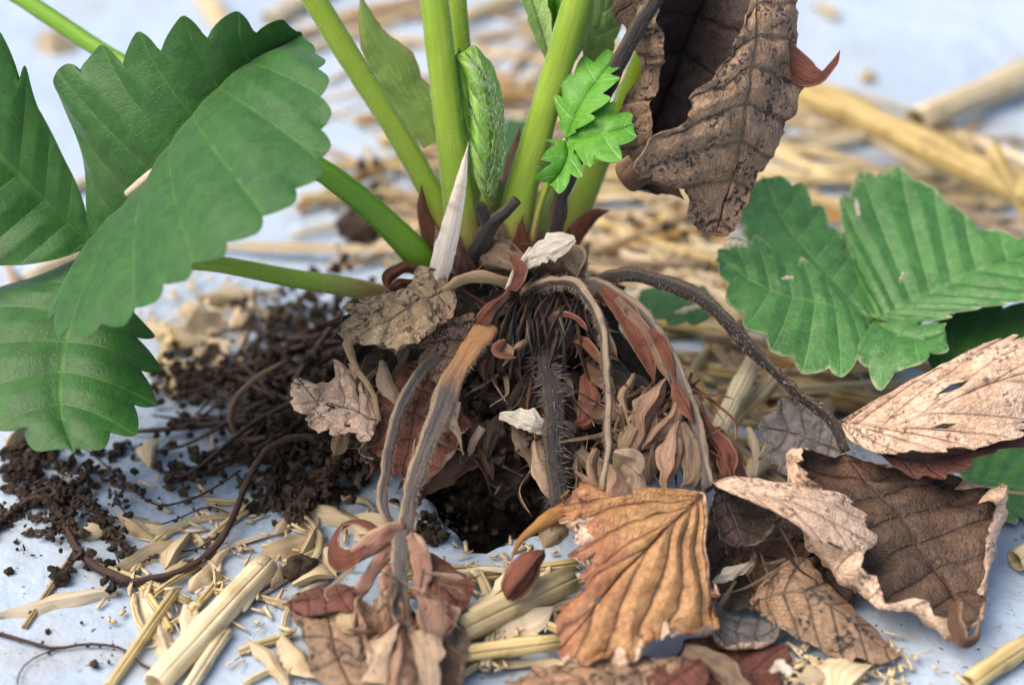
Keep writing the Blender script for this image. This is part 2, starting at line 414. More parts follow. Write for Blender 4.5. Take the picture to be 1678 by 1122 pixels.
def soilmat(name, c1, c2):
    t = NT(name); ob = t.obj(); n1 = t.noise(ob, 350, 5, .7); n2 = t.noise(ob, 90, 3)
    col = t.mix(t.step(n1, .35, .65), c1, c2); col = t.mix(t.math('MULTIPLY', t.step(n2, .55, .7), .5), col, tuple(q * 1.7 for q in c2))
    return t.done(col, .85, n1, .9, .001, spec=.25)

M = {}
M['plastic'] = plastic()
M['soil'] = soilmat('dark_soil', (.008, .006, .005), (.035, .024, .017))
M['crumb'] = soilmat('soil_crumb', (.012, .008, .006), (.07, .047, .03))
M['root'] = stalkmat('root_bark', (.045, .024, .016), (.08, .045, .028), (.015, .009, .007), rough=.7)
M['root_pale'] = stalkmat('root_pale_bark', (.22, .13, .07), (.16, .09, .05), (.07, .035, .02), rough=.6)
M['green_top'] = leafmat('leaf_green_top', (.013, .085, .006), (.022, .115, .010), (.07, .21, .025), vw=.04, vs=.5, c3=(.03, .10, .012), rough=.46, trans=.28, net=.12, spec=.42, sheen=.22, bstr=.22, netb=.12)
M['green_under'] = leafmat('leaf_green_underside', (.10, .20, .09), (.13, .24, .11), (.2, .32, .14), rough=.6, trans=.2, net=.15, bstr=.25, netb=.15)
M['green_dusty'] = leafmat('leaf_green_dusty', (.04, .15, .026), (.06, .195, .036), (.17, .33, .11), vw=.05, vs=.42, speck=(.5, .46, .36), sa=.18, rough=.42, trans=.15, net=.15, bstr=.3, netb=.2, spec=.5, edge=(.3, .34, .16))
M['young_top'] = leafmat('young_leaf_top', (.075, .27, .02), (.11, .34, .03), (.26, .45, .11), vw=.08, vs=.5, rough=.38, trans=.3, net=.1, bstr=.3, netb=.15)
M['young_pale'] = leafmat('young_leaf_pale', (.26, .42, .10), (.34, .5, .15), (.5, .62, .3), vw=.12, vs=.4, rough=.5, trans=.25, net=.1, sheen=.2)
M['petiole'] = stalkmat('petiole_green', (.27, .40, .03), (.20, .33, .03), (.34, .46, .09), rough=.4, mott=.4, end=(.40, .27, .10), elen=(.1, 1.5), trans=.08, bstr=.2, sheen=.1)
M['petiole_dark'] = stalkmat('petiole_deep_green', (.17, .36, .02), (.12, .27, .02), (.24, .43, .05), rough=.4, mott=.3, trans=.06, bstr=.2)
M['folded'] = stalkmat('folded_leaf', (.30, .48, .11), (.13, .29, .035), (.60, .68, .42), rough=.42, mott=.8, trans=.1, sheen=.3)
M['fuzz'] = stalkmat('fine_hair', (.7, .75, .6), (.7, .75, .6), (.6, .6, .5), rough=.5, trans=.3)
M['sheath'] = leafmat('stipule_green', (.22, .33, .09), (.3, .4, .12), (.45, .3, .14), vw=.3, vs=.25, rough=.5, trans=.3, net=.0, edge=(.42, .12, .06))
M['stip_red'] = leafmat('stipule_red', (.26, .07, .035), (.36, .13, .07), (.14, .04, .025), vw=.3, vs=.3, rough=.5, trans=.2, net=.1, speck=(.05, .03, .02), sa=.6)
M['stip_pink'] = leafmat('stipule_pink', (.36, .17, .12), (.46, .27, .19), (.2, .09, .07), vw=.35, vs=.4, rough=.55, trans=.15, net=.1, speck=(.07, .05, .04), sa=.7)
M['dead_tan'] = leafmat('dead_leaf_tan', (.50, .33, .22), (.64, .46, .33), (.22, .13, .09), vw=.06, vs=.42, speck=(.05, .04, .036), sa=.75, rough=.75, trans=.08, net=.14, bstr=.7)
M['dead_taupe'] = leafmat('dead_leaf_taupe', (.23, .145, .085), (.34, .22, .135), (.075, .05, .036), vw=.1, vs=.6, speck=(.03, .026, .025), sa=.95, rough=.75, trans=.06, net=.16, bstr=.8, c3=(.42, .23, .13))
M['dead_brown'] = leafmat('dead_leaf_brown', (.065, .04, .026), (.115, .068, .042), (.055, .033, .024), vw=.1, vs=.6, speck=(.02, .016, .015), sa=.6, rough=.65, trans=.05, net=.16, bstr=.7, c3=(.18, .085, .045))
M['dead_dark'] = leafmat('dead_leaf_dark', (.035, .024, .02), (.065, .042, .032), (.025, .018, .016), vw=.1, vs=.5, speck=(.012, .01, .01), sa=.6, rough=.7, trans=.03, net=.12, bstr=.7)
M['dead_red'] = leafmat('dead_leaf_red', (.11, .038, .025), (.18, .066, .04), (.06, .022, .016), vw=.1, vs=.5, speck=(.02, .014, .012), sa=.6, rough=.6, trans=.1, net=.12, bstr=.6)
M['dead_orange'] = leafmat('dead_leaf_orange', (.33, .165, .065), (.45, .255, .105), (.10, .042, .034), vw=.10, vs=.85, speck=(.08, .035, .02), sa=.35, rough=.5, trans=.12, net=.12, bstr=.6, c3=(.30, .11, .055), edge=(.15, .055, .035))
M['dead_grey'] = leafmat('dead_leaf_grey', (.10, .09, .085), (.17, .15, .135), (.05, .04, .04), vw=.1, vs=.4, speck=(.03, .03, .03), sa=.6, rough=.7, trans=.03, net=.12, bstr=.6)
M['crumpled'] = leafmat('dead_leaf_crumpled', (.36, .24, .13), (.52, .38, .22), (.13, .08, .06), vw=.12, vs=.4, speck=(.05, .03, .03), sa=.8, rough=.8, trans=.05, net=.2, bstr=.8, c3=(.18, .10, .075))
M['dp_grey'] = stalkmat('dead_stalk_grey', (.085, .072, .064), (.29, .215, .14), (.04, .033, .03), rough=.7, mott=.5, bstr=.7, speck=(.03, .026, .025))
M['dp_black'] = stalkmat('dead_stalk_black', (.028, .023, .022), (.09, .066, .045), (.014, .012, .012), rough=.7, mott=.6, bstr=.8, speck=(.012, .01, .01))
M['dp_orange'] = stalkmat('dead_stalk_orange', (.105, .088, .077), (.31, .225, .145), (.05, .04, .036), rough=.65, mott=.45, end=(.44, .22, .09), elen=(.8, 1.7), bstr=.6, speck=(.05, .04, .035))
M['dp_pink'] = stalkmat('dead_stalk_pink', (.24, .115, .078), (.36, .235, .155), (.10, .06, .045), rough=.6, mott=.7, bstr=.6, speck=(.07, .045, .04))
M['dp_tan'] = stalkmat('dead_stalk_tan', (.50, .35, .18), (.40, .27, .15), (.17, .12, .08), rough=.7, mott=.5, bstr=.7, speck=(.06, .05, .04))
M['bristle_grey'] = stalkmat('bristle_grey', (.20, .17, .145), (.22, .18, .15), (.15, .13, .11), rough=.6)
M['bristle_tan'] = stalkmat('bristle_tan', (.36, .27, .17), (.36, .27, .17), (.3, .2, .1), rough=.6)
M['straw'] = strawmat('straw_pale', (.56, .44, .23), (.74, .61, .38), (.22, .145, .065))
M['straw_gold'] = strawmat('straw_gold', (.46, .355, .17), (.64, .51, .28), (.20, .14, .06))
M['straw_brown'] = strawmat('straw_brown', (.36, .23, .11), (.52, .36, .19), (.16, .09, .04))
M['straw_white'] = bladestraw('straw_bleached', (.66, .54, .36), (.80, .70, .53), (.34, .25, .14))
M['chaff'] = bladestraw('chaff', (.62, .48, .28), (.76, .63, .43), (.38, .24, .10), trans=.3)
M['chip'] = bladestraw('white_chip', (.58, .50, .38), (.72, .65, .53), (.26, .19, .12), trans=.2)
M['sliver'] = bladestraw('bleached_sliver', (.58, .50, .40), (.72, .65, .55), (.2, .17, .14), trans=.1)

for k_, c1_, c2_, d_, tip_ in [('stip_red', (.18, .055, .032), (.30, .115, .065), (.07, .025, .018), (.42, .27, .17)), ('stip_pink', (.32, .175, .11), (.46, .30, .195), (.11, .06, .042), (.56, .42, .28)),
        ('dead_tan', (.44, .30, .19), (.58, .43, .30), (.16, .10, .07), (.62, .48, .33)), ('dead_taupe', (.21, .14, .088), (.32, .22, .14), (.08, .052, .036), (.42, .30, .2)), ('dead_brown', (.12, .06, .036), (.20, .11, .062), (.06, .034, .024), (.4, .25, .16)),
        ('dead_dark', (.035, .023, .018), (.075, .046, .032), (.018, .013, .012), (.14, .09, .06)), ('dead_red', (.15, .048, .028), (.25, .088, .05), (.08, .026, .018), (.45, .24, .15)), ('crumpled', (.36, .24, .13), (.52, .38, .22), (.14, .085, .06), (.5, .38, .24)),
        ('dead_orange', (.48, .22, .06), (.6, .3, .1), (.2, .08, .04), None), ('dead_grey', (.13, .11, .10), (.22, .19, .16), (.06, .05, .045), (.4, .32, .25)), ('sheath', (.28, .42, .09), (.38, .52, .14), (.22, .36, .07), (.50, .2, .09)), ('young_pale', (.30, .5, .10), (.42, .6, .18), (.2, .42, .06), None)]:
    M['s_' + k_] = scrapmat('scrap_' + k_, c1_, c2_, d_, tip=tip_, sa=.0 if k_ in ('sheath', 'young_pale') else .6)
M['maroon'] = stalkmat('bud_maroon', (.16, .05, .04), (.11, .035, .03), (.3, .15, .1), rough=.5, mott=.6, bstr=.6)
M['straw_cream'] = strawmat('straw_cream', (.70, .58, .38), (.84, .74, .54), (.40, .29, .15), vary=.15)
M['folded_top'] = leafmat('folded_leaf_surface', (.17, .38, .035), (.25, .47, .06), (.44, .60, .20), vw=.2, vs=.6, rough=.42, trans=.25, net=.05, ladder=.05, bstr=.4)

# ================================================================== the setting
HC = H(835, 765); HRX, HRY = 1.75, 1.95
def hole_r(x, y):
    a = math.atan2((y - HC[1]) / HRY, (x - HC[0]) / HRX)
    k = 1 + .10 * math.sin(3 * a + .6) + .07 * math.sin(7 * a + 2) + .04 * math.sin(13 * a)
    return math.hypot((x - HC[0]) / HRX, (y - HC[1]) / HRY) / k
def ground_z(x, y):
    p = (x, y, 0.0)
    z = -.05 + .09 * nz(p, .16, 3) + .05 * nz(p, .5, 8) + .03 * abs(nz((x * .7 + y * .5, y * .9 - x * .3, 0), .8, 12)) - .02
    w_ = abs(nz((x * .25 + y * .9, y * .35 - x * .2, 0), .35, 21)); z += .09 * max(0, 1 - w_ / .07) * max(0, nz(p, .12, 31) + .25)
    w_ = abs(nz((x * .8 - y * .3, y * .5 + x * .5, 0), .3, 41)); z += .07 * max(0, 1 - w_ / .06) * max(0, nz(p, .15, 51) + .2)
    e = hole_r(x, y)
    if e < 1.5: z += .10 * max(0, 1 - abs(e - 1.08) / .35) * (1 + nz(p, 1.5, 5))
    return min(z, .12)
xs = np.concatenate([[-250, -120, -60, -30], np.arange(-18, 18.01, .2), [30, 60, 120, 250]])
ys = np.concatenate([[-250, -120, -60, -25], np.arange(-12, 26.01, .2), [35, 60, 120, 250]])
V, Fc, keep = [], [], {}
for iy, y in enumerate(ys):
    for ix, x in enumerate(xs):
        xx, yy = x, y
        e = hole_r(x, y)
        if .86 < e < 1.12:                                     # pull the rim vertices onto the cut
            k = 1.0 / e if e < 1.04 else 1.0
            xx, yy = HC[0] + (x - HC[0]) * k, HC[1] + (y - HC[1]) * k
        V.append((xx, yy, ground_z(xx, yy)))
nx = len(xs)
for iy in range(len(ys) - 1):
    for ix in range(nx - 1):
        q = (iy * nx + ix, iy * nx + ix + 1, (iy + 1) * nx + ix + 1, (iy + 1) * nx + ix)
        c = np.mean([V[k] for k in q], 0)
        if hole_r(c[0], c[1]) < .985: continue
        Fc.append(q)
V = np.array(V)
link('plastic_mulch_ground', mesh_data('plastic_mulch_ground', V, Fc, V[:, :2], [M['plastic']]), thick=.02, kind='structure',
     label='white plastic mulch film lying over the soil', cat='ground')
CX, CY = -.1, .7                                               # where the crown stands
def soil_z(x, y):
    p = (x, y, 0)
    r2 = ((x - CX) / 1.1) ** 2 + ((y - CY) / .95) ** 2
    z = -1.25 + 3.2 * math.exp(-r2 * .8) + .28 * nz(p, .9, 1) + .2 * nz(p, 2.2, 6) + .12 * nz(p, 5, 9)
    if hole_r(x, y) > .9: z = min(z, -.25)
    return z
g = np.arange(-4, 4.01, .1); V = []
for y in g:
    for x in g: V.append((x + HC[0], y + HC[1], soil_z(x + HC[0], y + HC[1])))
k = len(g)
Fc = [(i * k + j, i * k + j + 1, (i + 1) * k + j + 1, (i + 1) * k + j) for i in range(k - 1) for j in range(k - 1)]
V = np.array(V)
link('soil', mesh_data('soil', V, Fc, V[:, :2], [M['soil']]), kind='structure', label='dark moist soil in the planting hole', cat='soil')

# ================================================================== the strawberry plant
PL = empty('strawberry_plant', (CX, CY, 0), 'strawberry plant with green stalks and a skirt of dead brown leaves in a planting hole', 'plant')
lump('crown', PL, F(815, 520, -.9), (1.15, .8, 1.25), M['dead_dark'], amp=.5, f=1.8, seed=2)
lump('crown_base', PL, F(860, 640, -1.2), (1.1, .8, 1.2), M['soil'], amp=.6, f=2.0, seed=5)
lump('crown_base', PL, F(690, 590, -1.3), (1.0, .7, 1.0), M['soil'], amp=.6, f=2.0, seed=8)
lump('crown_base', PL, F(945, 530, -1.3), (.8, .6, 1.0), M['soil'], amp=.6, f=2.0, seed=11)
lump('crown_base', PL, F(1010, 690, -1.2), (1.1, .7, 1.1), M['soil'], amp=.6, f=2.0, seed=14)
def stalk(P, r, mat='petiole', name='petiole', **k): return tube(name, PL, fs(P), r, M[mat], **k)
# --- living green stalks
gk = dict(seg=14, groove=.16, rough=.03, hairs=900, hair_len=.045, hair_mat=M['fuzz'], hair_r=.003)
p1 = stalk([(748, 445, -.6), (720, 345, -.3), (682, 270, -.1), (602, 140, .3), (522, 10, .8), (478, -70, 1.1)], [.30, .21, .19, .2, .2], **gk)
p2 = stalk([(768, 445, -.1), (752, 330, .2), (735, 200, .6), (712, 0, 1.2), (704, -70, 1.4)], [.3, .27, .235, .235, .23], **gk)
p2b = stalk([(778, 440, -.6), (770, 250, -.3), (748, 0, .3), (742, -70, .5)], [.22, .18, .17, .17], **gk)
p3 = stalk([(828, 440, -.3), (850, 330, 0), (881, 220, .4), (914, 110, .8), (946, 0, 1.3), (966, -70, 1.5)], [.34, .27, .245, .24, .24], **gk)
p4 = stalk([(915, 430, -1.1), (955, 325, -.9), (990, 240, -.7), (1035, 140, -.4), (1075, 30, 0), (1090, -60, .2)], [.26, .22, .2, .17, .16], **gk)
p5 = stalk([(712, 450, -.5), (690, 425, -.2), (630, 362, .1), (550, 295, .4), (460, 240, .4), (330, 175, -.3), (190, 98, -.7), (40, 0, -.9), (-60, -65, -1)],
           [.27, .22, .19, .18, .16, .15, .15, .15], mat='petiole_dark', **gk)
p6 = stalk([(640, 486, -.7), (600, 476, -.5), (480, 456, -.3), (350, 432, .1), (230, 424, .3), (152, 405, .55)], [.17, .17, .155, .14, .12, .1], mat='petiole', hairs=500, hair_len=.06, hair_mat=M['fuzz'], hair_r=.004, seg=14, groove=.1)
GT = (M['green_top'], M['green_under'])
leaf('leaflet', p6, fs([(152, 398, .7), (205, 325, 1.2), (268, 240, 1.7), (322, 172, 1.9), (393, 107, 1.9), (495, 56, 1.7)]),
     fs([(142, 330, .8), (125, 235, 1.0), (104, 165, 1.1), (92, 130, 1.2), (112, 108, 1.3), (160, 95, 1.5), (215, 82, 1.8), (285, 62, 2.1), (350, 40, 2.3), (428, 42, 2.2)]),
     fs([(125, 440, 1.5), (85, 500, 2.4), (110, 545, 3.2), (195, 525, 3.8), (255, 478, 4.1), (330, 432, 4.4), (390, 398, 4.5), (455, 345, 4.4), (520, 272, 4.0), (533, 200, 3.4), (530, 125, 2.8), (518, 85, 2.1)]),
     GT, nv=9, sub=14, smooth_to=(.38, .12), mult=(1, 2), tooth=.55, quilt=.10, bulge=.05, mpow=1.15, wave=.06, seed=1)
leaf('leaflet', p6, fs([(150, 412, .6), (122, 500, .9), (102, 590, 1.5), (100, 680, 2.1), (118, 738, 2.5)]),
     fs([(70, 448, .3), (-40, 490, .4), (-90, 570, .9), (-60, 650, 1.5), (10, 700, 2.1), (70, 730, 2.4)]),
     fs([(205, 480, .8), (240, 560, 1.2), (245, 620, 1.6), (228, 680, 2.0), (180, 722, 2.4)]),
     GT, nv=7, sub=12, smooth_to=(.3, .25), tooth=.4, quilt=.05, bulge=.08, mpow=1.2, seed=2)
leaf('leaflet', p6, fs([(150, 404, .55), (90, 345, .6), (20, 275, .8), (-70, 190, .9), (-150, 120, .9)]),
     fs([(138, 335, .7), (98, 245, .9), (55, 160, 1.1), (25, 100, 1.3), (-40, 50, 1.4), (-110, 60, 1.2)]),
     fs([(95, 424, .8), (0, 435, .9), (-100, 420, .8), (-170, 300, .9)]),
     GT, nv=7, sub=12, smooth_to=(.42, .4), tooth=.5, quilt=.06, bulge=.04, mpow=1.3, seed=3)
# --- stipules and young leaves among the green stalks
blade('stipule', p1, fs([(715, 232, -.5, .5), (680, 170, -.4, .75), (640, 105, -.2, .72), (605, 45, 0, .35), (588, -20, .1, .06)]), M['s_sheath'], cup=.35, seed=1)
blade('stipule', p1, fs([(742, 425, -.1, .2), (715, 395, 0, .34), (695, 350, .1, .22), (690, 300, .2, .03)]), M['s_stip_red'], cup=.3)
blade('stipule', p3, fs([(845, 420, -.7, .4), (842, 330, -.6, .55), (845, 270, -.5, .4), (852, 205, -.4, .05)]), (M['s_stip_pink'], M['s_stip_pink']), cup=.3)
blade('stipule', p3, fs([(800, 440, -.6, .4), (806, 360, -.5, .5), (812, 310, -.4, .3), (815, 280, -.4, .05)]), M['s_sheath'], cup=.3)
blade('stipule', p4, fs([(880, 440, -.9, .5), (890, 380, -.8, .7), (905, 320, -.8, .45), (918, 270, -.8, .06)]), M['s_sheath'], cup=.3)
blade('stipule', p4, fs([(925, 420, -.6, .25), (950, 375, -.5, .3), (975, 352, -.4, .2), (1000, 345, -.4, .03)]), M['s_stip_red'], cup=.3)
blade('stipule', p3, fs([(935, 105, .7, .12), (948, 60, .8, .3), (957, 20, .9, .3), (965, -30, 1.0, .2)]), M['s_young_pale'], cup=.2)
yl = tube('folded_young_leaf', PL, fs([(790, 430, -.4), (793, 370, -.1), (797, 320, .25), (800, 290, .45)]), [.13, .12, .1, .08], M['petiole'], seg=14, hairs=300, hair_len=.06, hair_mat=M['fuzz'], hair_r=.0035)
FT = (M['folded_top'], M['young_top'])
leaf('leaflet', yl, fs([(797, 325, .35), (806, 250, .75), (805, 180, .95), (790, 120, 1.05), (760, 84, 1.0)]), fs([(775, 290, .1), (764, 220, .2), (768, 160, .4), (758, 115, .7), (748, 92, .9)]), fs([(815, 290, .1), (826, 220, .3), (822, 155, .5), (800, 98, .8), (775, 76, .9)]),
     FT, nv=7, sub=12, J=12, tooth=.05, quilt=.17, bulge=.28, mpow=2.6, thick=.012)
leaf('leaflet', yl, fs([(795, 325, .15), (778, 250, .35), (772, 180, .5), (768, 120, .7), (752, 80, .85)]), fs([(785, 290, .1), (762, 220, .1), (752, 150, .3), (744, 100, .7)]), fs([(805, 270, .1), (800, 200, .2), (790, 140, .4), (772, 95, .7)]),
     FT, nv=7, sub=12, J=10, tooth=.05, quilt=.12, bulge=.2, mpow=2.6, thick=.012)
hv, hf = [], []
for k in range(900):
    t_ = random.random(); q = spline(fs([(800, 320, .7), (800, 230, 1.15), (795, 160, 1.3), (772, 95, 1.2)]), [t_])[0] + np.array([random.uniform(-.3, .3) * math.sin(math.pi * (.1 + .85 * t_)), random.uniform(-.1, .15), random.uniform(-.1, .1)])
    d = np.array([random.gauss(0, .03), random.gauss(-.02, .02), .06 + random.random() * .03]); i_ = len(hv)
    hv += [q + (.003, 0, 0), q - (.003, 0, 0), q + d]; hf.append((i_, i_ + 1, i_ + 2))
link('bristles', mesh_data('bristles', hv, hf, [(0, 0)] * len(hv), [M['fuzz']], smooth=False), yl, kind='stuff')
YP = (M['young_pale'], M['young_top'])
leaf('leaflet', p3, fs([(905, 115, .2), (890, 60, .3), (872, 0, .4), (860, -40, .4)]), fs([(880, 70, .4), (862, 20, .5), (852, -20, .5)]), fs([(906, 80, .5), (900, 20, .6), (885, -30, .6)]), YP, nv=5, tooth=.08, mpow=1.6)
leaf('leaflet', p3, fs([(920, 110, 0), (915, 50, .1), (908, 0, .2), (905, -50, .2)]), fs([(904, 80, .3), (896, 20, .4), (890, -30, .4)]), fs([(925, 70, .3), (926, 20, .4), (920, -30, .4)]), (M['young_top'], M['young_pale']), nv=5, tooth=.08, mpow=1.6)
leaf('leaflet', p4, fs([(958, 110, -.1), (978, 60, .1), (990, 10, .2), (998, -50, .3)]), fs([(955, 70, .3), (960, 20, .4), (975, -40, .4)]), fs([(985, 105, -.3), (1012, 60, -.2), (1014, 10, 0), (1008, -40, .2)]), YP, nv=5, tooth=.1, mpow=1.6)
ys_ = stalk([(868, 420, -.1), (885, 340, .3), (912, 265, .8), (927, 228, 1.0)], [.07, .06, .06, .05], mat='petiole')
YT = (M['young_top'], M['young_pale'])
leaf('leaflet', ys_, fs([(926, 228, 1.0), (950, 172, 1.1), (982, 125, 1.1), (1014, 86, 1.0)]), fs([(914, 190, .9), (922, 140, .9), (948, 108, .9), (985, 92, .9)]), fs([(948, 212, 1.3), (985, 172, 1.4), (1000, 140, 1.3), (1012, 108, 1.1)]), YT, nv=5, tooth=.26, quilt=.05, bulge=.05)
leaf('leaflet', ys_, fs([(930, 228, 1.05), (965, 222, 1.3), (1002, 214, 1.4), (1040, 204, 1.4)]), fs([(945, 196, 1.0), (975, 176, 1.1), (1008, 180, 1.2)]), fs([(948, 256, 1.5), (978, 266, 1.7), (1008, 256, 1.7), (1028, 232, 1.6)]), YT, nv=4, tooth=.3, quilt=.05, bulge=.05)
leaf('leaflet', ys_, fs([(927, 230, 1.05), (930, 255, 1.3), (918, 282, 1.4), (898, 305, 1.4)]), fs([(905, 232, 1.2), (900, 258, 1.4), (890, 285, 1.5)]), fs([(948, 250, 1.3), (946, 280, 1.5), (925, 305, 1.6)]), YT, nv=3, tooth=.3, quilt=.05, bulge=.05)
for i, (x, y, tx, ty, cc, ww, m_) in enumerate([(700, 455, 668, 395, -.2, .3, 'dead_red'), (730, 450, 712, 372, .1, .34, 'dead_tan'), (755, 450, 742, 360, .25, .3, 'stip_pink'), (790, 450, 782, 372, .2, .34, 'dead_taupe'), (818, 450, 822, 352, .1, .36, 'stip_pink'),
        (850, 450, 858, 350, .1, .34, 'dead_red'), (885, 450, 885, 372, -.2, .4, 'dead_tan'), (915, 450, 935, 372, -.4, .36, 'dead_red'), (940, 455, 968, 395, -.5, .3, 'stip_pink'), (840, 455, 838, 395, .5, .3, 'dead_brown'), (765, 455, 760, 405, .5, .3, 'dead_brown')]):
    blade('stipule', PL, fs([(x, y, cc, ww * .9), (x * .65 + tx * .35, y * .65 + ty * .35, cc + .12, ww), (x * .3 + tx * .7, y * .3 + ty * .7, cc + .15, ww * .6), (tx, ty, cc + .15, .03)]), (M['s_' + m_], M['s_dead_brown']), cup=.35, wr=.06, K=10, step=.05, edge=.4, crumple=.06, cf=2.5, seed=200 + i)
# forked black stub of an old flower stalk
sb = stalk([(772, 425, .4), (795, 385, .6), (806, 365, .7), (832, 345, .9), (846, 328, 1.0)], [.16, .17, .15, .1, .09], mat='dp_black', name='old_stalk_stub', rough=.15)
tube('fork', sb, fs([(800, 372, .65), (794, 352, .75), (785, 334, .8)]), [.12, .11, .1], M['dp_black'], rough=.15, seed=3)
# --- dead leaf hanging at the top right on a black stalk
pa = stalk([(900, 420, .0), (918, 340, .3), (945, 255, .6), (985, 165, .9), (1030, 75, 1.1), (1075, -10, 1.2), (1130, -90, 1.2), (1220, -75, 1.1)], [.13, .14, .13, .12, .12, .12, .1], mat='dp_black', name='dead_petiole', flat=.8, groove=.2, hairs=700, hair_len=.05, hair_mat=M['bristle_grey'], hair_r=.004, rough=.08)
leaf('dead_leaflet', pa, fs([(1235, -60, 1.1), (1240, 40, 1.6), (1234, 120, 1.8), (1224, 200, 1.8), (1205, 290, 1.5), (1172, 388, 1.1)]),
     fs([(1215, 35, 1.7), (1152, 148, 2.2), (1090, 220, 2.5), (1036, 262, 2.5), (1058, 290, 2.2), (1120, 318, 1.7), (1150, 368, 1.3)]),
     fs([(1292, -5, .9), (1308, 55, .8), (1318, 130, .8), (1296, 200, .9), (1262, 260, 1.0), (1232, 320, 1.1), (1198, 375, 1.1)]),
     (M['dead_taupe'], M['dead_dark']), nv=8, sub=10, J=12, tooth=.12, quilt=.10, crumple=.12, cf=1.3, seed=11, mpow=1.1)
leaf('dead_leaflet', pa, fs([(1190, -70, .1), (1140, 40, -.4), (1095, 150, -.5), (1060, 240, -.2), (1045, 305, .2)]),
     fs([(1080, -50, .6), (1040, 40, .8), (1042, 120, .7), (1028, 190, .8), (1022, 260, .9), (1030, 300, .7)]),
     fs([(1255, -30, .4), (1235, 60, .4), (1190, 160, .3), (1130, 240, .3), (1085, 310, .4)]),
     (M['dead_dark'], M['dead_taupe']), nv=7, sub=10, J=12, tooth=.1, quilt=.08, crumple=.14, cf=1.2, seed=14, rollL=(.7, 2.8), bulge=-.12)
leaf('dead_leaflet', pa, fs([(1010, -60, .2), (1025, -20, .2), (1045, 20, .3), (1050, 60, .4)]), fs([(1000, -30, .3), (1015, 30, .4), (1030, 58, .5)]), fs([(1060, -40, .0), (1085, 0, .1), (1075, 50, .3)]), (M['dead_brown'], M['dead_taupe']), nv=4, crumple=.08, seed=15, tooth=.08)
blade('leaf_tip_curl', pa, fs([(1268, 78, 1.15, .5), (1300, 100, 1.0, .5), (1322, 118, 1.1, .42), (1345, 122, 1.3, .22), (1362, 105, 1.3, .16), (1376, 82, 1.2, .1)]), M['s_dead_red'], cup=.4, crumple=.05)
blade('leaf_tip_curl', pa, fs([(1040, 268, 2.3, .3), (1020, 290, 2.2, .4), (1035, 312, 1.9, .35), (1075, 300, 1.6, .4), (1100, 318, 1.4, .35), (1125, 330, 1.4, .1)]), (M['s_dead_brown'], M['s_dead_taupe']), cup=.5, crumple=.08, seed=2)
# --- black stalk arching to the right and its three dead leaflets
pb = stalk([(960, 470, .1), (985, 458, .4), (1020, 452, .7), (1070, 457, .9), (1150, 490, 1.2), (1230, 568, 1.3), (1310, 648, 1.2), (1362, 692, 1.2), (1386, 740, 1.3)], [.1, .11, .12, .125, .12, .11, .1, .1, .08], mat='dp_black', name='dead_petiole', flat=.85, groove=.2, hairs=1300, hair_len=.06, hair_mat=M['bristle_tan'], hair_r=.004, rough=.1)
leaf('dead_leaflet', pb, fs([(1376, 692, 1.2), (1450, 700, 1.6), (1530, 668, 1.9), (1610, 632, 2.0), (1720, 600, 2.0)]),
     fs([(1440, 672, 1.1), (1530, 612, 1.2), (1600, 570, 1.3), (1660, 548, 1.3), (1710, 545, 1.5)]),
     fs([(1398, 722, 1.8), (1450, 744, 2.1), (1510, 742, 2.2), (1580, 738, 2.2), (1640, 722, 2.2), (1710, 690, 2.1)]),
     (M['dead_tan'], M['dead_red']), nv=8, sub=10, tooth=.10, quilt=.07, crumple=.06, mpow=4.5, seed=21, holes=((.80, -.3, .035), (.72, .35, .025)), bulge=.06)
leaf('dead_leaflet', pb, fs([(1440, 742, 1.7), (1520, 752, 1.7), (1600, 738, 1.6), (1700, 705, 1.5)]), fs([(1500, 730, 1.3), (1600, 700, 1.2), (1680, 690, 1.3)]), fs([(1480, 770, 1.9), (1560, 775, 2.0), (1630, 742, 1.9), (1690, 722, 1.7)]),
     (M['dead_red'], M['dead_tan']), nv=7, tooth=.18, crumple=.08, seed=22)
leaf('dead_leaflet', pb, fs([(1386, 742, 1.3), (1432, 795, 1.6), (1492, 870, 2.0), (1550, 950, 2.4), (1592, 1040, 3.1)]),
     fs([(1440, 762, 1.1), (1530, 782, 1.2), (1610, 798, 1.3), (1648, 815, 1.5), (1632, 880, 2.0), (1612, 960, 2.5), (1604, 1030, 3.1)]),
     fs([(1335, 762, 1.6), (1278, 775, 1.8), (1300, 850, 2.1), (1345, 920, 2.4), (1410, 990, 2.8), (1490, 1020, 3.1), (1560, 1045, 3.3)]),
     (M['dead_brown'], M['dead_tan']), nv=8, sub=11, J=14, tooth=.16, quilt=.11, crumple=.16, cf=1.3, rollL=(.72, 3.1), rollR=(.62, 2.3), seed=23, mpow=1.15)
blade('leaf_tip_curl', pb, fs([(1562, 985, 3.3, .2), (1556, 1025, 3.6, .3), (1575, 1058, 3.8, .24), (1602, 1052, 3.6, .16), (1606, 1010, 3.4, .05)]), (M['s_dead_brown'], M['s_dead_tan']), cup=.5, wr=.1, K=10, edge=.5, ref=(-1, -.2, .3))
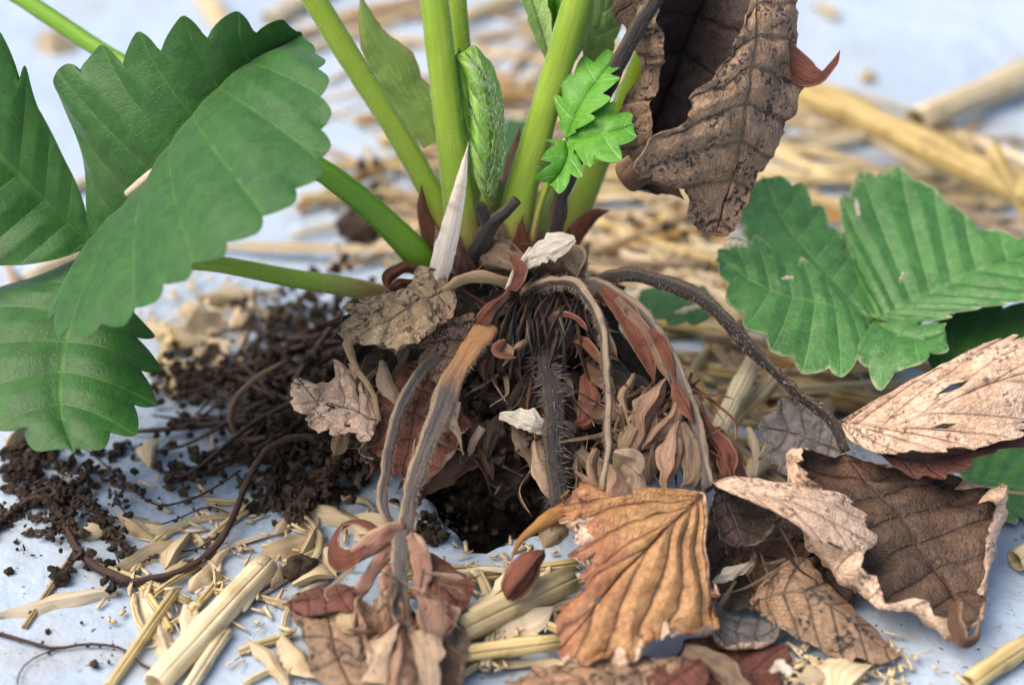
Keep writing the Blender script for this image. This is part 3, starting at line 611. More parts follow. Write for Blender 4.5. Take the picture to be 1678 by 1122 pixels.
# --- stalk with reddish stipule: the orange leaf and its neighbours
pd = stalk([(930, 470, .2), (975, 466, .5), (1030, 500, .8), (1088, 568, 1.1), (1124, 640, 1.4), (1145, 720, 1.8), (1162, 798, 2.3)], [.12, .12, .12, .11, .11, .1, .1], mat='dp_grey', name='dead_petiole', flat=.7, groove=.25, seg=16, ridges=5, ridge=.12, rough=.1, hairs=900, hair_len=.07, hair_mat=M['bristle_grey'], hair_r=.0035)
blade('stipule', pd, fs([(985, 472, .8, .16), (1020, 508, 1.0, .36), (1045, 550, 1.2, .34), (1062, 590, 1.3, .22), (1072, 630, 1.4, .05)]), M['s_stip_red'], cup=.3, crumple=.04)
blade('stipule', pd, fs([(1010, 488, 1.0, .12), (1050, 535, 1.2, .2), (1075, 580, 1.3, .2), (1100, 632, 1.4, .04)]), M['s_stip_pink'], cup=.35, crumple=.04, seed=4)
blade('stipule', pd, fs([(1062, 540, 1.2, .14), (1080, 560, 1.3, .26), (1095, 590, 1.4, .15), (1108, 625, 1.4, .03)]), M['s_stip_red'], cup=.3, seed=6)
leaf('dead_leaflet', pd, fs([(1153, 808, 2.6), (1095, 862, 3.2), (1012, 952, 3.6), (945, 1030, 3.9), (915, 1068, 3.9)]),
     fs([(1085, 806, 2.3), (1010, 797, 2.3), (945, 808, 2.4), (905, 842, 2.7), (916, 885, 2.9), (945, 925, 3.2), (958, 955, 3.4), (925, 990, 3.6), (912, 1025, 3.8)]),
     fs([(1162, 870, 2.9), (1164, 960, 3.3), (1160, 1045, 3.7), (1095, 1062, 4.0), (1020, 1085, 4.2), (955, 1082, 4.1)]),
     (M['dead_orange'], M['dead_tan']), nv=10, sub=11, J=16, tooth=.16, quilt=.10, crumple=.11, cf=1.2, ragged=.55, rollR=(.88, 2.3), seed=31, mpow=5.5, bulge=.05)
leaf('dead_leaflet', pd, fs([(1164, 790, 2.3), (1230, 802, 2.8), (1300, 822, 3.0), (1370, 858, 3.0), (1414, 902, 2.9)]),
     fs([(1230, 785, 2.3), (1300, 790, 2.3), (1370, 806, 2.3), (1415, 835, 2.4), (1432, 872, 2.6)]),
     fs([(1200, 812, 2.9), (1260, 835, 3.1), (1310, 866, 3.2), (1360, 898, 3.2)]),
     (M['dead_tan'], M['dead_dark']), nv=7, sub=10, tooth=.09, quilt=.06, crumple=.07, seed=32, mpow=4, bulge=.08, holes=((.16, -.3, .03),))
leaf('dead_leaflet', pd, fs([(1180, 800, 2.2), (1200, 840, 2.4), (1212, 870, 2.6), (1218, 895, 2.8)]), fs([(1172, 820, 2.4), (1176, 860, 2.7), (1192, 890, 2.9)]), fs([(1240, 800, 2.1), (1268, 840, 2.2), (1258, 880, 2.6)]),
     (M['dead_dark'], M['dead_tan']), nv=5, tooth=.06, crumple=.05, seed=33, rollR=(.75, 2.0), bulge=-.15)
leaf('dead_leaflet', pd, fs([(1165, 830, 1.6), (1220, 890, 1.8), (1280, 945, 2.1), (1330, 985, 2.4)]), fs([(1260, 820, 1.4), (1340, 860, 1.6), (1370, 930, 2.0)]), fs([(1150, 900, 1.9), (1160, 975, 2.3), (1240, 1000, 2.6)]),
     (M['dead_dark'], M['dead_brown']), nv=6, tooth=.1, crumple=.1, seed=34)
leaf('dead_leaflet', pd, fs([(1228, 985, 2.8), (1310, 968, 3.3), (1385, 1005, 3.5), (1435, 1050, 3.5), (1478, 1078, 3.5)]),
     fs([(1262, 942, 2.5), (1310, 912, 2.4), (1362, 958, 2.6), (1425, 1020, 3.0)]),
     fs([(1250, 1012, 3.0), (1310, 1045, 3.3), (1380, 1080, 3.6), (1440, 1092, 3.6)]),
     (M['dead_taupe'], M['dead_dark']), nv=7, sub=9, tooth=.06, quilt=.06, crumple=.07, seed=35, mpow=1.5)
leaf('dead_leaflet', pd, fs([(1160, 1010, 2.9), (1205, 1030, 3.1), (1245, 1040, 3.2), (1280, 1022, 3.1)]), fs([(1190, 1005, 2.7), (1240, 1012, 2.8)]), fs([(1185, 1058, 3.4), (1240, 1062, 3.5), (1275, 1045, 3.3)]),
     (M['dead_grey'], M['dead_tan']), nv=5, tooth=.05, crumple=.05, seed=36, rollR=(.7, 2.2))
leaf('dead_leaflet', pd, fs([(1120, 1050, 3.1), (1180, 1080, 3.5), (1240, 1100, 3.8), (1290, 1090, 3.8)]), fs([(1190, 1045, 3.1), (1260, 1045, 3.3), (1288, 1065, 3.5)]), fs([(1110, 1110, 3.9), (1180, 1140, 4.3), (1260, 1130, 4.2)]),
     (M['dead_red'], M['dead_brown']), nv=6, tooth=.12, crumple=.12, seed=37)
blade('leaf_curl', pd, fs([(1120, 1070, 4.0, .25), (1160, 1085, 4.1, .36), (1200, 1110, 4.4, .3), (1240, 1150, 4.7, .2)]), (M['s_dead_taupe'], M['s_dead_brown']), cup=.3, wr=.1, K=12, edge=.5, crumple=.15, seed=7)
leaf('dead_leaflet', pd, fs([(1120, 1075, 4.2), (1040, 1100, 4.5), (950, 1110, 4.6), (830, 1112, 4.5)]), fs([(1100, 1130, 4.8), (1000, 1160, 5.1), (880, 1150, 5.0)]), fs([(1060, 1078, 4.1), (960, 1085, 4.1), (870, 1085, 4.1)]),
     (M['dead_taupe'], M['dead_brown']), nv=7, tooth=.1, crumple=.12, seed=38, quilt=.1)
leaf('dead_leaflet', pd, fs([(1150, 1080, 4.2), (1100, 1110, 4.6), (1060, 1140, 5.0)]), fs([(1100, 1080, 4.3), (1050, 1110, 4.7)]), fs([(1160, 1110, 4.5), (1130, 1145, 5.0)]), (M['dead_red'], M['dead_brown']), nv=5, tooth=.1, crumple=.1, seed=39)
# bundle of dried flower bracts behind it
for i, (P, m_) in enumerate([
    ([(1090, 622, 1.3, .15), (1065, 660, 1.5, .42), (1050, 705, 1.7, .3), (1040, 750, 1.9, .05)], 'stip_pink'),
    ([(1085, 630, 1.2, .2), (1045, 690, 1.5, .3), (1025, 740, 1.7, .26), (1010, 780, 1.9, .08)], 'crumpled'),
    ([(1105, 625, 1.4, .12), (1118, 655, 1.6, .3), (1128, 690, 1.7, .1)], 'stip_red'),
    ([(1110, 640, 1.3, .16), (1105, 680, 1.6, .26), (1075, 715, 1.8, .2), (1055, 740, 1.9, .06)], 'stip_pink'),
    ([(1115, 690, 1.7, .1), (1105, 725, 2.0, .42), (1098, 765, 2.1, .32), (1090, 805, 2.3, .12)], 'stip_pink'),
    ([(1118, 692, 1.7, .1), (1130, 730, 2.0, .36), (1135, 770, 2.2, .3), (1120, 805, 2.4, .1)], 'dead_taupe'),
    ([(1080, 660, 1.3, .15), (1072, 710, 1.6, .32), (1068, 760, 1.9, .28), (1060, 800, 2.1, .1)], 'dead_taupe'),
    ([(1120, 640, 1.2, .15), (1140, 720, 1.5, .3), (1150, 780, 1.9, .35), (1155, 815, 2.2, .1)], 'dead_taupe'),
    ([(1150, 660, 1.5, .05), (1172, 715, 1.6, .2), (1195, 755, 1.8, .32), (1200, 800, 2.0, .1)], 'dead_red'),
    ([(1165, 700, 1.3, .2), (1185, 740, 1.5, .45), (1190, 780, 1.7, .5), (1180, 815, 1.9, .2)], 'dead_red'),
    ([(1040, 610, 1.0, .1), (1020, 650, 1.2, .2), (1030, 700, 1.4, .22), (1042, 740, 1.5, .1)], 'crumpled'),
    ([(1010, 630, .8, .2), (1035, 680, 1.0, .4), (1050, 740, 1.2, .4), (1055, 790, 1.5, .2)], 'dead_brown'),
    ([(1000, 600, .4, .3), (1040, 650, .5, .6), (1060, 720, .7, .7), (1060, 790, 1.0, .5)], 'dead_dark')]):
    blade('dried_bract', pd, fs(P), (M['s_' + m_], M['s_dead_brown']), cup=.1, fold=-.9 + .3 * (i % 3), wr=.10, K=14, step=.04, edge=.5, crumple=.12, cf=3, seed=i * 3.1)
# --- broad drooping stalk down to the orange leaf
pc = stalk([(845, 510, .1), (868, 482, .5), (905, 464, .9), (945, 468, 1.2), (975, 505, 1.5), (990, 570, 1.8), (996, 650, 2.0), (996, 730, 2.2), (985, 805, 2.4)], [.09, .12, .13, .145, .15, .135, .14, .13, .12], mat='dp_grey', name='dead_petiole', flat=.5, groove=.3, seg=20, ridges=5, ridge=.12, rough=.1, hairs=1500, hair_len=.07, hair_mat=M['bristle_tan'], hair_r=.0035)
for i, (P, m_) in enumerate([
    ([(978, 735, 2.2, .12), (972, 765, 2.3, .2), (980, 800, 2.4, .1)], 'stip_pink'),
    ([(1000, 760, 2.4, .1), (1010, 790, 2.6, .4), (1005, 815, 2.7, .5)], 'stip_pink'),
    ([(1005, 740, 2.3, .1), (1035, 752, 2.4, .3), (1050, 775, 2.5, .12)], 'dead_tan'),
    ([(1020, 760, 2.3, .2), (1038, 790, 2.4, .35), (1030, 815, 2.5, .2)], 'dead_tan'),
    ([(945, 770, 1.9, .04), (965, 790, 2.1, .12), (985, 798, 2.3, .1)], 'stip_pink')]):
    blade('dried_bract', pc, fs(P), (M['s_' + m_], M['s_dead_taupe']), cup=.1, fold=-.6, wr=.05, K=10, step=.05, crumple=.09, cf=3, seed=40 + i)
# --- orange and grey stalk drooping to the flower truss
pe = stalk([(803, 532, 1.2), (770, 575, 1.6), (742, 622, 1.9), (722, 672, 2.1), (698, 735, 2.4), (673, 820, 2.7), (662, 880, 2.9)], [.16, .15, .17, .16, .125, .12, .11], mat='dp_orange', name='dead_petiole', flat=.35, groove=.2, seg=20, ridges=5, ridge=.14, rough=.1, hairs=1500, hair_len=.07, hair_mat=M['bristle_tan'], hair_r=.0035)
blade('stipule', pe, fs([(740, 655, 2.0, .3), (738, 690, 2.1, .22), (752, 712, 2.1, .08), (760, 745, 2.1, .03)]), M['s_dead_tan'], cup=.3, crumple=.03)
pf = stalk([(835, 540, .7), (765, 562, 1.2), (702, 597, 1.6), (668, 640, 1.8), (645, 700, 2.0), (632, 770, 2.2), (632, 842, 2.5), (648, 870, 2.6)], [.05, .06, .08, .095, .085, .09, .08, .07], mat='dp_orange', name='dead_petiole', flat=.6, groove=.2, seg=16, ridges=5, ridge=.14, rough=.12, hairs=900, hair_len=.06, hair_mat=M['bristle_tan'], hair_r=.0035)
pg = stalk([(880, 545, .4), (886, 572, .9), (905, 640, 1.3), (908, 740, 1.6), (920, 835, 1.9)], [.14, .16, .17, .16, .15], mat='dp_black', name='dead_petiole', flat=.7, groove=.15, rough=.1, hairs=420, hair_len=.2, hair_mat=M['bristle_grey'], hair_r=.008)
# flower truss
def sub(P, r, mat='dp_pink', **k): return tube('truss_branch', pe, fs(P), r, M[mat], **k)
fl = dict(flat=.5, seg=22, rough=.22, ridges=7, ridge=.16, step=.06, twist=.3)
sub([(662, 862, 2.85), (632, 875, 3.0), (605, 892, 3.0), (580, 912, 3.0), (560, 918, 3.05)], [.1, .13, .16, .12, .06], **fl)
sub([(655, 880, 2.9), (628, 912, 3.0), (608, 940, 3.1), (590, 968, 3.2), (580, 985, 3.3)], [.12, .11, .09, .1, .08], **fl)
sub([(668, 880, 2.95), (688, 915, 3.1), (692, 945, 3.2), (682, 980, 3.4)], [.14, .15, .13, .08], **fl)
sub([(640, 925, 3.0), (630, 950, 3.2), (645, 980, 3.4), (655, 1000, 3.5)], [.06, .08, .09, .05], **fl)
sub([(660, 870, 2.9), (655, 930, 3.2), (655, 990, 3.6), (665, 1040, 3.9)], [.15, .12, .12, .12], mat='dp_grey', **fl)
sub([(690, 975, 3.4), (720, 985, 3.5), (745, 1000, 3.5)], [.05, .04, .03], mat='dp_tan', **fl)
blade('bract_ring', pe, fs([(620, 868, 2.9, .2), (590, 850, 2.6, .3), (560, 858, 2.4, .35), (542, 885, 2.6, .4), (548, 912, 3.0, .36), (578, 912, 3.3, .3), (600, 892, 3.2, .2)]), (M['s_dead_red'], M['s_stip_pink']), cup=.15, ref=(.2, .3, 1), crumple=.02)
for i, (P, m_) in enumerate([
    ([(590, 985, 3.3, .2), (600, 1020, 3.7, .45), (612, 1060, 4.1, .38), (618, 1105, 4.5, .1)], 'stip_pink'),
    ([(585, 980, 3.3, .2), (575, 1000, 3.6, .5), (585, 1030, 3.8, .3)], 'crumpled'),
    ([(612, 980, 3.3, .2), (632, 1010, 3.6, .4), (640, 1050, 3.9, .3), (638, 1080, 4.2, .1)], 'stip_pink'),
    ([(655, 1020, 3.9, .2), (638, 1050, 4.3, .45), (628, 1085, 4.6, .5), (632, 1120, 4.9, .2)], 'dead_tan'),
    ([(660, 1030, 3.9, .2), (658, 1065, 4.5, .5), (655, 1105, 4.9, .5), (650, 1150, 5.2, .2)], 'stip_pink'),
    ([(668, 1030, 3.9, .2), (685, 1060, 4.4, .45), (698, 1100, 4.8, .45), (702, 1150, 5.1, .2)], 'dead_tan'),
    ([(690, 975, 3.5, .3), (705, 1000, 3.9, .55), (700, 1035, 4.1, .4), (715, 1075, 4.3, .08)], 'stip_pink'),
    ([(640, 1030, 3.7, .3), (620, 1070, 4.0, .5), (600, 1110, 4.4, .5), (600, 1150, 4.8, .3)], 'dead_taupe'),
    ([(745, 995, 3.3, .3), (735, 1040, 3.7, .6), (720, 1090, 4.2, .6), (700, 1150, 4.8, .4)], 'dead_taupe'),
    ([(700, 1040, 3.8, .2), (722, 1080, 4.2, .4), (715, 1130, 4.6, .4)], 'dead_brown'),
    ([(655, 1000, 3.3, .4), (665, 1050, 3.7, .8), (660, 1110, 4.3, 1.0), (660, 1160, 4.7, .8)], 'dead_brown')]):
    blade('sepal', pe, fs(P), (M['s_' + m_], M['s_dead_red']), cup=.1, fold=-.9 + .3 * (i % 3), wr=.11, K=14, step=.04, edge=.5, crumple=.13, cf=2.8, seed=60 + i * 2.3)
leaf('dead_leaflet', pe, fs([(590, 958, 3.1), (545, 1005, 3.6), (548, 1060, 4.1), (585, 1140, 4.8)]), fs([(530, 962, 3.0), (458, 985, 3.2), (488, 1040, 3.9), (530, 1120, 4.6)]), fs([(592, 1010, 3.6), (588, 1060, 4.1), (604, 1130, 4.7)]),
     (M['dead_taupe'], M['dead_red']), nv=6, sub=10, tooth=.06, crumple=.08, seed=71, quilt=.07)
leaf('dead_leaflet', pe, fs([(580, 962, 3.35), (540, 975, 3.4), (500, 980, 3.4), (462, 988, 3.4)]), fs([(540, 957, 3.1), (500, 967, 3.2)]), fs([(575, 1000, 3.8), (540, 1005, 3.8), (490, 1003, 3.6)]), (M['dead_red'], M['dead_taupe']), nv=5, tooth=.04, crumple=.04, seed=72)
leaf('dead_leaflet', pe, fs([(672, 895, 2.7), (712, 942, 3.1), (745, 978, 3.3), (768, 1000, 3.4)]), fs([(705, 905, 2.5), (752, 936, 2.8), (780, 965, 3.1)]), fs([(688, 960, 3.3), (712, 1000, 3.6), (745, 1012, 3.6)]),
     (M['dead_red'], M['dead_brown']), nv=6, tooth=.05, crumple=.05, seed=73, mpow=1.8)
# --- crumpled tan leaf and strap over the crown, at the left
ph = stalk([(838, 478, .6), (828, 462, .9), (795, 454, 1.1), (755, 462, 1.2), (725, 478, 1.3)], [.1, .12, .13, .13, .12], mat='dp_tan', name='dead_petiole', flat=.5, groove=.3, rough=.1)
leaf('dead_leaflet', ph, fs([(742, 468, 1.2), (695, 490, 1.6), (645, 515, 1.7), (592, 545, 1.5)]), fs([(700, 452, 1.0), (655, 468, 1.0), (612, 500, 1.1)]), fs([(742, 515, 1.7), (705, 552, 2.0), (650, 568, 2.0), (610, 562, 1.8)]),
     (M['crumpled'], M['dead_brown']), nv=6, sub=12, J=14, tooth=.1, quilt=.1, crumple=.20, cf=2.0, seed=81)
leaf('dead_leaflet', ph, fs([(650, 478, .7), (620, 505, 1.0), (590, 530, 1.1), (560, 545, 1.1)]), fs([(620, 485, .6), (575, 500, .7)]), fs([(635, 530, 1.2), (600, 560, 1.3)]), (M['crumpled'], M['dead_dark']), nv=4, crumple=.1, seed=82)
leaf('dead_leaflet', ph, fs([(745, 520, 1.3), (725, 550, 1.5), (712, 590, 1.6), (716, 625, 1.6)]), fs([(725, 525, 1.2), (700, 555, 1.3), (695, 600, 1.5)]), fs([(790, 520, 1.0), (790, 560, 1.1), (750, 600, 1.4)]), (M['dead_taupe'], M['dead_brown']), nv=5, crumple=.1, seed=83, cf=1.8)
pi_ = stalk([(640, 540, .8), (600, 545, 1.1), (572, 558, 1.3), (585, 598, 1.5), (608, 640, 1.6), (622, 690, 1.7)], [.07, .1, .11, .09, .07, .05], mat='dp_tan', name='dead_petiole', flat=.5, rough=.1)
leaf('dead_leaflet', pi_, fs([(622, 690, 1.7), (572, 672, 1.8), (522, 652, 1.8), (478, 616, 1.6)]), fs([(608, 645, 1.5), (562, 595, 1.3), (530, 622, 1.4)]), fs([(602, 722, 2.1), (560, 716, 2.1), (510, 684, 2.0), (482, 660, 1.9)]),
     (M['dead_tan'], M['dead_brown']), nv=6, sub=11, J=12, tooth=.2, quilt=.09, crumple=.13, cf=1.6, seed=84, mpow=1.8, ragged=.5, holes=((.62, .12, .05), (.4, .5, .03)))
leaf('dead_leaflet', pf, fs([(722, 578, 1.0), (692, 640, 1.4), (672, 720, 1.8), (662, 790, 2.0)]), fs([(655, 600, 1.0), (612, 662, 1.3), (618, 740, 1.7), (640, 790, 2.0)]), fs([(755, 640, 1.2), (765, 700, 1.5), (742, 752, 1.7), (690, 795, 2.0)]),
     (M['dead_red'], M['dead_tan']), nv=6, sub=10, crumple=.14, cf=1.5, seed=85, rollR=(.75, 2.0), tooth=.1)
leaf('dead_leaflet', pf, fs([(650, 560, .7), (620, 620, 1.0), (600, 700, 1.3), (600, 760, 1.5)]), fs([(600, 580, .6), (570, 650, .8), (570, 730, 1.1)]), fs([(680, 620, .9), (660, 700, 1.2), (630, 750, 1.4)]), (M['dead_dark'], M['dead_taupe']), nv=5, crumple=.15, seed=86)
blade('dried_bract', pf, fs([(625, 590, 1.3, .1), (630, 625, 1.5, .3), (650, 650, 1.6, .2), (665, 680, 1.6, .05)]), M['s_dead_tan'], cup=.5, crumple=.05, seed=5)
# --- curled red and tan scraps round the crown
for i, (P, m_) in enumerate([
    ([(835, 420, .9, .2), (850, 440, 1.1, .36), (845, 465, 1.2, .25), (832, 475, 1.2, .1)], 'stip_red'),
    ([(842, 462, 1.2, .08), (822, 490, 1.3, .16), (795, 520, 1.3, .32), (782, 540, 1.3, .2)], 'stip_red'),
    ([(870, 405, .8, .06), (850, 440, 1.0, .08), (832, 475, 1.2, .06)], 'chip'),
    ([(790, 450, .9, .2), (765, 455, .9, .24), (745, 462, 1.0, .1)], 'stip_red'),
    ([(830, 555, 1.4, .2), (815, 570, 1.5, .28), (835, 585, 1.6, .2), (845, 590, 1.6, .12)], 'stip_red'),
    ([(815, 560, 1.3, .1), (830, 572, 1.4, .16), (840, 585, 1.5, .1), (828, 600, 1.5, .06)], 'stip_pink'),
    ([(865, 555, 1.2, .1), (850, 570, 1.4, .16), (840, 575, 1.4, .1)], 'stip_pink'),
    ([(700, 450, .2, .2), (660, 440, .3, .3), (635, 455, .4, .3), (640, 480, .6, .1)], 'dead_red'),
    ([(720, 470, .0, .2), (680, 462, .2, .3), (650, 470, .4, .25), (625, 490, .5, .1)], 'dead_red'),
    ([(880, 530, .6, .2), (905, 520, .9, .3), (940, 525, 1.1, .2), (965, 545, 1.2, .1)], 'stip_red'),
    ([(900, 580, .8, .2), (935, 562, 1.0, .3), (970, 575, 1.2, .2), (985, 600, 1.3, .1)], 'stip_red'),
    ([(960, 610, .9, .3), (965, 650, 1.1, .5), (960, 690, 1.2, .4), (940, 700, 1.2, .2)], 'stip_red'),
    ([(880, 440, .3, .5), (900, 430, .5, .6), (930, 430, .6, .5), (945, 450, .7, .2)], 'dead_taupe'),
    ([(770, 425, .2, .5), (800, 420, .5, .6), (830, 430, .6, .5), (850, 450, .7, .3)], 'dead_taupe'),
    ([(945, 455, .3, .2), (938, 430, .4, .2), (925, 410, .4, .1)], 'dead_red'),
    ([(870, 700, 1.0, .2), (880, 740, 1.4, .3), (895, 780, 1.6, .28), (908, 822, 1.8, .1)], 'dead_tan'),
    ([(800, 700, .6, .3), (840, 720, .9, .4), (870, 725, 1.1, .3)], 'dead_brown'),
    ([(860, 770, .9, .4), (830, 790, 1.0, .4), (800, 830, 1.2, .2)], 'dead_dark'),
    ([(770, 640, .6, .7), (820, 650, .8, .9), (870, 640, .9, .8), (900, 620, .8, .3)], 'dead_dark'),
    ([(930, 500, .4, .6), (900, 530, .8, .8), (875, 560, .9, .6), (850, 580, .9, .2)], 'dead_dark'),
    ([(850, 480, .4, .5), (830, 520, .8, .7), (820, 560, 1.0, .5), (830, 600, 1.0, .2)], 'dead_dark'),
    ([(690, 800, 1.4, .3), (720, 770, 1.4, .6), (770, 740, 1.2, .5), (800, 720, 1.0, .2)], 'dead_brown'),
    ([(940, 610, .5, .4), (930, 670, .8, .5), (945, 740, 1.2, .4), (950, 800, 1.5, .1)], 'dead_brown')]):
    P = [(p[0], p[1], p[2], p[3] * (.7 if 'red' in m_ else 1)) for p in P]
    blade('dried_bract', PL, fs(P), (M['s_' + m_] if m_ != 'chip' else M['chip'], M['s_dead_brown'] if m_ != 'chip' else M['chip']), cup=.2, fold=-.5 + .25 * (i % 3), wr=.09 if 'dark' not in m_ else .12, K=10 if 'dark' not in m_ else 18, step=.05, edge=.25 if 'dark' not in m_ else .7, crumple=.12 if 'dark' not in m_ else .4, cf=2.4, seed=100 + i * 1.7)
# fibres over the black core of the crown
for i in range(80):
    a = random.uniform(0, 1); x0 = random.uniform(830, 960); y0 = random.uniform(470, 500) + abs(x0 - 890) * .15
    x1 = x0 + random.uniform(-70, 40); y1 = y0 + random.uniform(70, 160)
    tube('crown_fibre', PL, fs([(x0, y0, .6), ((x0 + x1) / 2 + random.uniform(-15, 15), (y0 + y1) / 2, 1.0 + random.uniform(-.2, .3)), (x1, y1, .9)]), [.02, .025, .008], M[random.choice(['dp_black', 'dp_black', 'dp_grey', 'root'])], seg=5, step=.2)

# thin dried strips and fibres hanging about the crown and the truss
def litter(x0, x1, y0, y1, n, dc, mats, L=(.4, 1.3), w=(.02, .10)):
    for k in range(n):
        px, py = random.uniform(x0, x1), random.uniform(y0, y1); l = random.uniform(*L) * 100; a = random.gauss(math.pi / 2, .7)
        dx, dy = math.cos(a) * l, math.sin(a) * l; sw = random.gauss(0, .25) * l; ww = random.uniform(*w)
        cc = lambda y: .95 + (y - 550) * .0046 + dc + random.uniform(-.15, .25)
        blade('dried_strip', PL, fs([(px, py, cc(py), ww * .6), (px + dx * .35 + sw * .6, py + dy * .35, cc(py + dy * .35), ww), (px + dx * .7 + sw, py + dy * .7, cc(py + dy * .7), ww * .9), (px + dx, py + dy, cc(py + dy), ww * .2)]),
              (M['s_' + random.choice(mats)], M['s_dead_brown']), K=4, step=.1, cup=.3, twist=random.uniform(-2.5, 2.5), crumple=.05, seed=random.random() * 60, edge=.4)
litter(585, 720, 560, 720, 22, -.1, ['dead_brown', 'dead_taupe', 'dead_tan', 'dead_dark'])
litter(700, 860, 470, 600, 24, -.2, ['dead_brown', 'dead_taupe', 'dead_red', 'dead_dark', 'crumpled'])
litter(840, 980, 480, 640, 18, -.2, ['dead_brown', 'dead_dark', 'dead_red'])
litter(1000, 1150, 600, 740, 44, -.2, ['dead_tan', 'stip_pink', 'dead_taupe', 'dead_brown', 'dead_red'])
litter(760, 960, 640, 740, 14, -.7, ['dead_dark', 'dead_brown', 'dead_dark', 'dead_taupe'])
litter(570, 740, 930, 1080, 44, .8, ['dead_tan', 'stip_pink', 'dead_taupe', 'dead_red'], L=(.4, .9))
litter(900, 1000, 800, 900, 6, .4, ['dead_taupe', 'dead_orange'], L=(.2, .5))
litter(1170, 1290, 830, 960, 10, -.1, ['dead_dark', 'dead_brown', 'dead_taupe'])
litter(730, 950, 395, 450, 16, -.1, ['dead_brown', 'dead_taupe', 'dead_red'], L=(.2, .6))

# ragged mat of old leaf bases filling the crown
for k in range(85):
    px, py = random.uniform(575, 1010), random.uniform(455, 740)
    if 700 < px < 930 and py > 690: continue
    if px < 690 and py < 520: continue
    a_ = math.atan2(py - 430, px - 830) + random.gauss(0, .35); l = random.uniform(45, 110); ww = random.uniform(.1, .6) * random.uniform(.6, 1)
    cc = .55 + (py - 520) * .0042 - abs(px - 830) * .0011 + random.uniform(-.25, .1)
    m_ = random.choice(['dead_brown', 'dead_dark', 'dead_dark', 'dead_brown', 'dead_dark', 'dead_taupe', 'dead_red', 'dead_dark'])
    blade('old_leaf_base', PL, fs([(px, py, cc, ww * .5), (px + math.cos(a_) * l * .4, py + math.sin(a_) * l * .4, cc + .2, ww), (px + math.cos(a_) * l * .75, py + math.sin(a_) * l * .75 + 5, cc + .3, ww * .8), (px + math.cos(a_) * l, py + math.sin(a_) * l + 12, cc + .3, ww * .15)]),
          (M['s_' + m_], M['s_dead_brown']), cup=.15, fold=random.uniform(-.7, .3), wr=.1, K=10, step=.05, edge=.7, crumple=.2, cf=2.6, seed=k * 2.7, twist=random.uniform(-1, 1))
leaf('dead_leaflet', pd, fs([(1300, 870, 1.5), (1340, 920, 1.9), (1380, 970, 2.3), (1400, 1000, 2.5)]), fs([(1350, 870, 1.4), (1400, 920, 1.8), (1420, 970, 2.2)]), fs([(1290, 920, 1.8), (1320, 980, 2.3), (1370, 1010, 2.6)]), (M['dead_brown'], M['dead_tan']), nv=5, sub=9, crumple=.2, cf=1.8, seed=91, rollR=(.75, 2.0))
leaf('dead_leaflet', pd, fs([(1180, 880, 1.7), (1240, 905, 2.0), (1300, 930, 2.2), (1340, 950, 2.3)]), fs([(1230, 860, 1.6), (1300, 885, 1.8), (1340, 920, 2.1)]), fs([(1190, 930, 2.2), (1250, 965, 2.5), (1310, 975, 2.5)]), (M['dead_brown'], M['dead_taupe']), nv=5, sub=9, crumple=.18, cf=1.8, seed=92)

leaf('dead_leaflet', pb, fs([(1384, 738, .9), (1340, 722, .6), (1290, 705, .4), (1245, 700, .3)]), fs([(1365, 690, .4), (1320, 662, .1), (1270, 668, .1)]), fs([(1365, 772, 1.2), (1310, 785, 1.1), (1260, 752, .7)]), (M['dead_grey'], M['dead_taupe']), nv=6, sub=9, crumple=.12, cf=1.4, seed=93, quilt=.08)
# --- roots of the plant, spread over the film at the left
CR = []                                                     # where crumbs cling: (x,y,z,size)
def root(P, r, mat='root', cling=0, sz=.07, spread=.14, seg=7):
    P = [np.asarray(p) for p in P]
    o = tube('root', PL, P, r, M[mat], seg=seg, step=.18, rough=.25, floor=.0, seed=random.random() * 9)
    if cling:
        Q = spline([p[:3] for p in P], np.random.default_rng(len(CR)).random(cling))
        for q in Q:
            CR.append((q[0] + random.gauss(0, spread), q[1] + random.gauss(0, spread), max(.03, q[2] + random.gauss(0, spread * .6)), sz * random.uniform(.45, 1.5)))
    return o
root(hs([(600, 640, 1.0), (520, 690, .5), (400, 690, .3), (300, 700, .15), (215, 708, .05)]), [.1, .09, .08, .06, .04], 'root', cling=20)
root(fs([(470, 590, -.6), (420, 620, -.7), (385, 655, -.8), (380, 700, -.9), (405, 722, -.9), (435, 716, -.9)]), [.04, .05, .055, .06, .06, .05], 'root_pale')
root(hs([(640, 690, 1.2), (560, 730, .8), (490, 715, .9), (440, 735, .8), (405, 790, .5), (380, 850, .3), (345, 905, .2), (285, 940, .15), (215, 955, .12)]), [.06, .055, .06, .06, .055, .055, .06, .07, .075], 'root', cling=26, sz=.05, spread=.07)
root(hs([(215, 955, .12), (160, 930, .12), (120, 890, .15), (95, 840, .15), (60, 815, .15), (25, 835, .12), (-20, 880, .1)]), [.075, .07, .065, .06, .06, .06, .05], 'root', cling=90, sz=.07, spread=.12)
root(hs([(210, 900, .1), (175, 860, .15), (140, 820, .15), (80, 800, .15), (30, 830, .1), (-20, 870, .1)]), [.06, .06, .05, .05, .06, .07], 'root', cling=80, sz=.07, spread=.14)
root(hs([(395, 770, .3), (330, 810, .15), (265, 828, .1), (215, 800, .1), (170, 760, .1), (130, 735, .1), (115, 750, .1)]), [.02, .02, .018, .016, .02, .018, .01], 'root', cling=24, sz=.05, spread=.05)
root(hs([(230, 810, .08), (180, 790, .08), (140, 760, .1)]), .012, 'root', cling=8, sz=.05, spread=.05)
root(hs([(-10, 1035, .05), (40, 1050, .07), (90, 1062, .05), (140, 1055, .06), (200, 1062, .05), (235, 1090, .05), (270, 1105, .05)]), [.035, .03, .025, .025, .022, .02, .012], 'root', cling=14, sz=.03, spread=.04)
root(hs([(95, 1062, .05), (60, 1075, .05), (35, 1095, .05), (28, 1120, .05)]), .012, 'root')
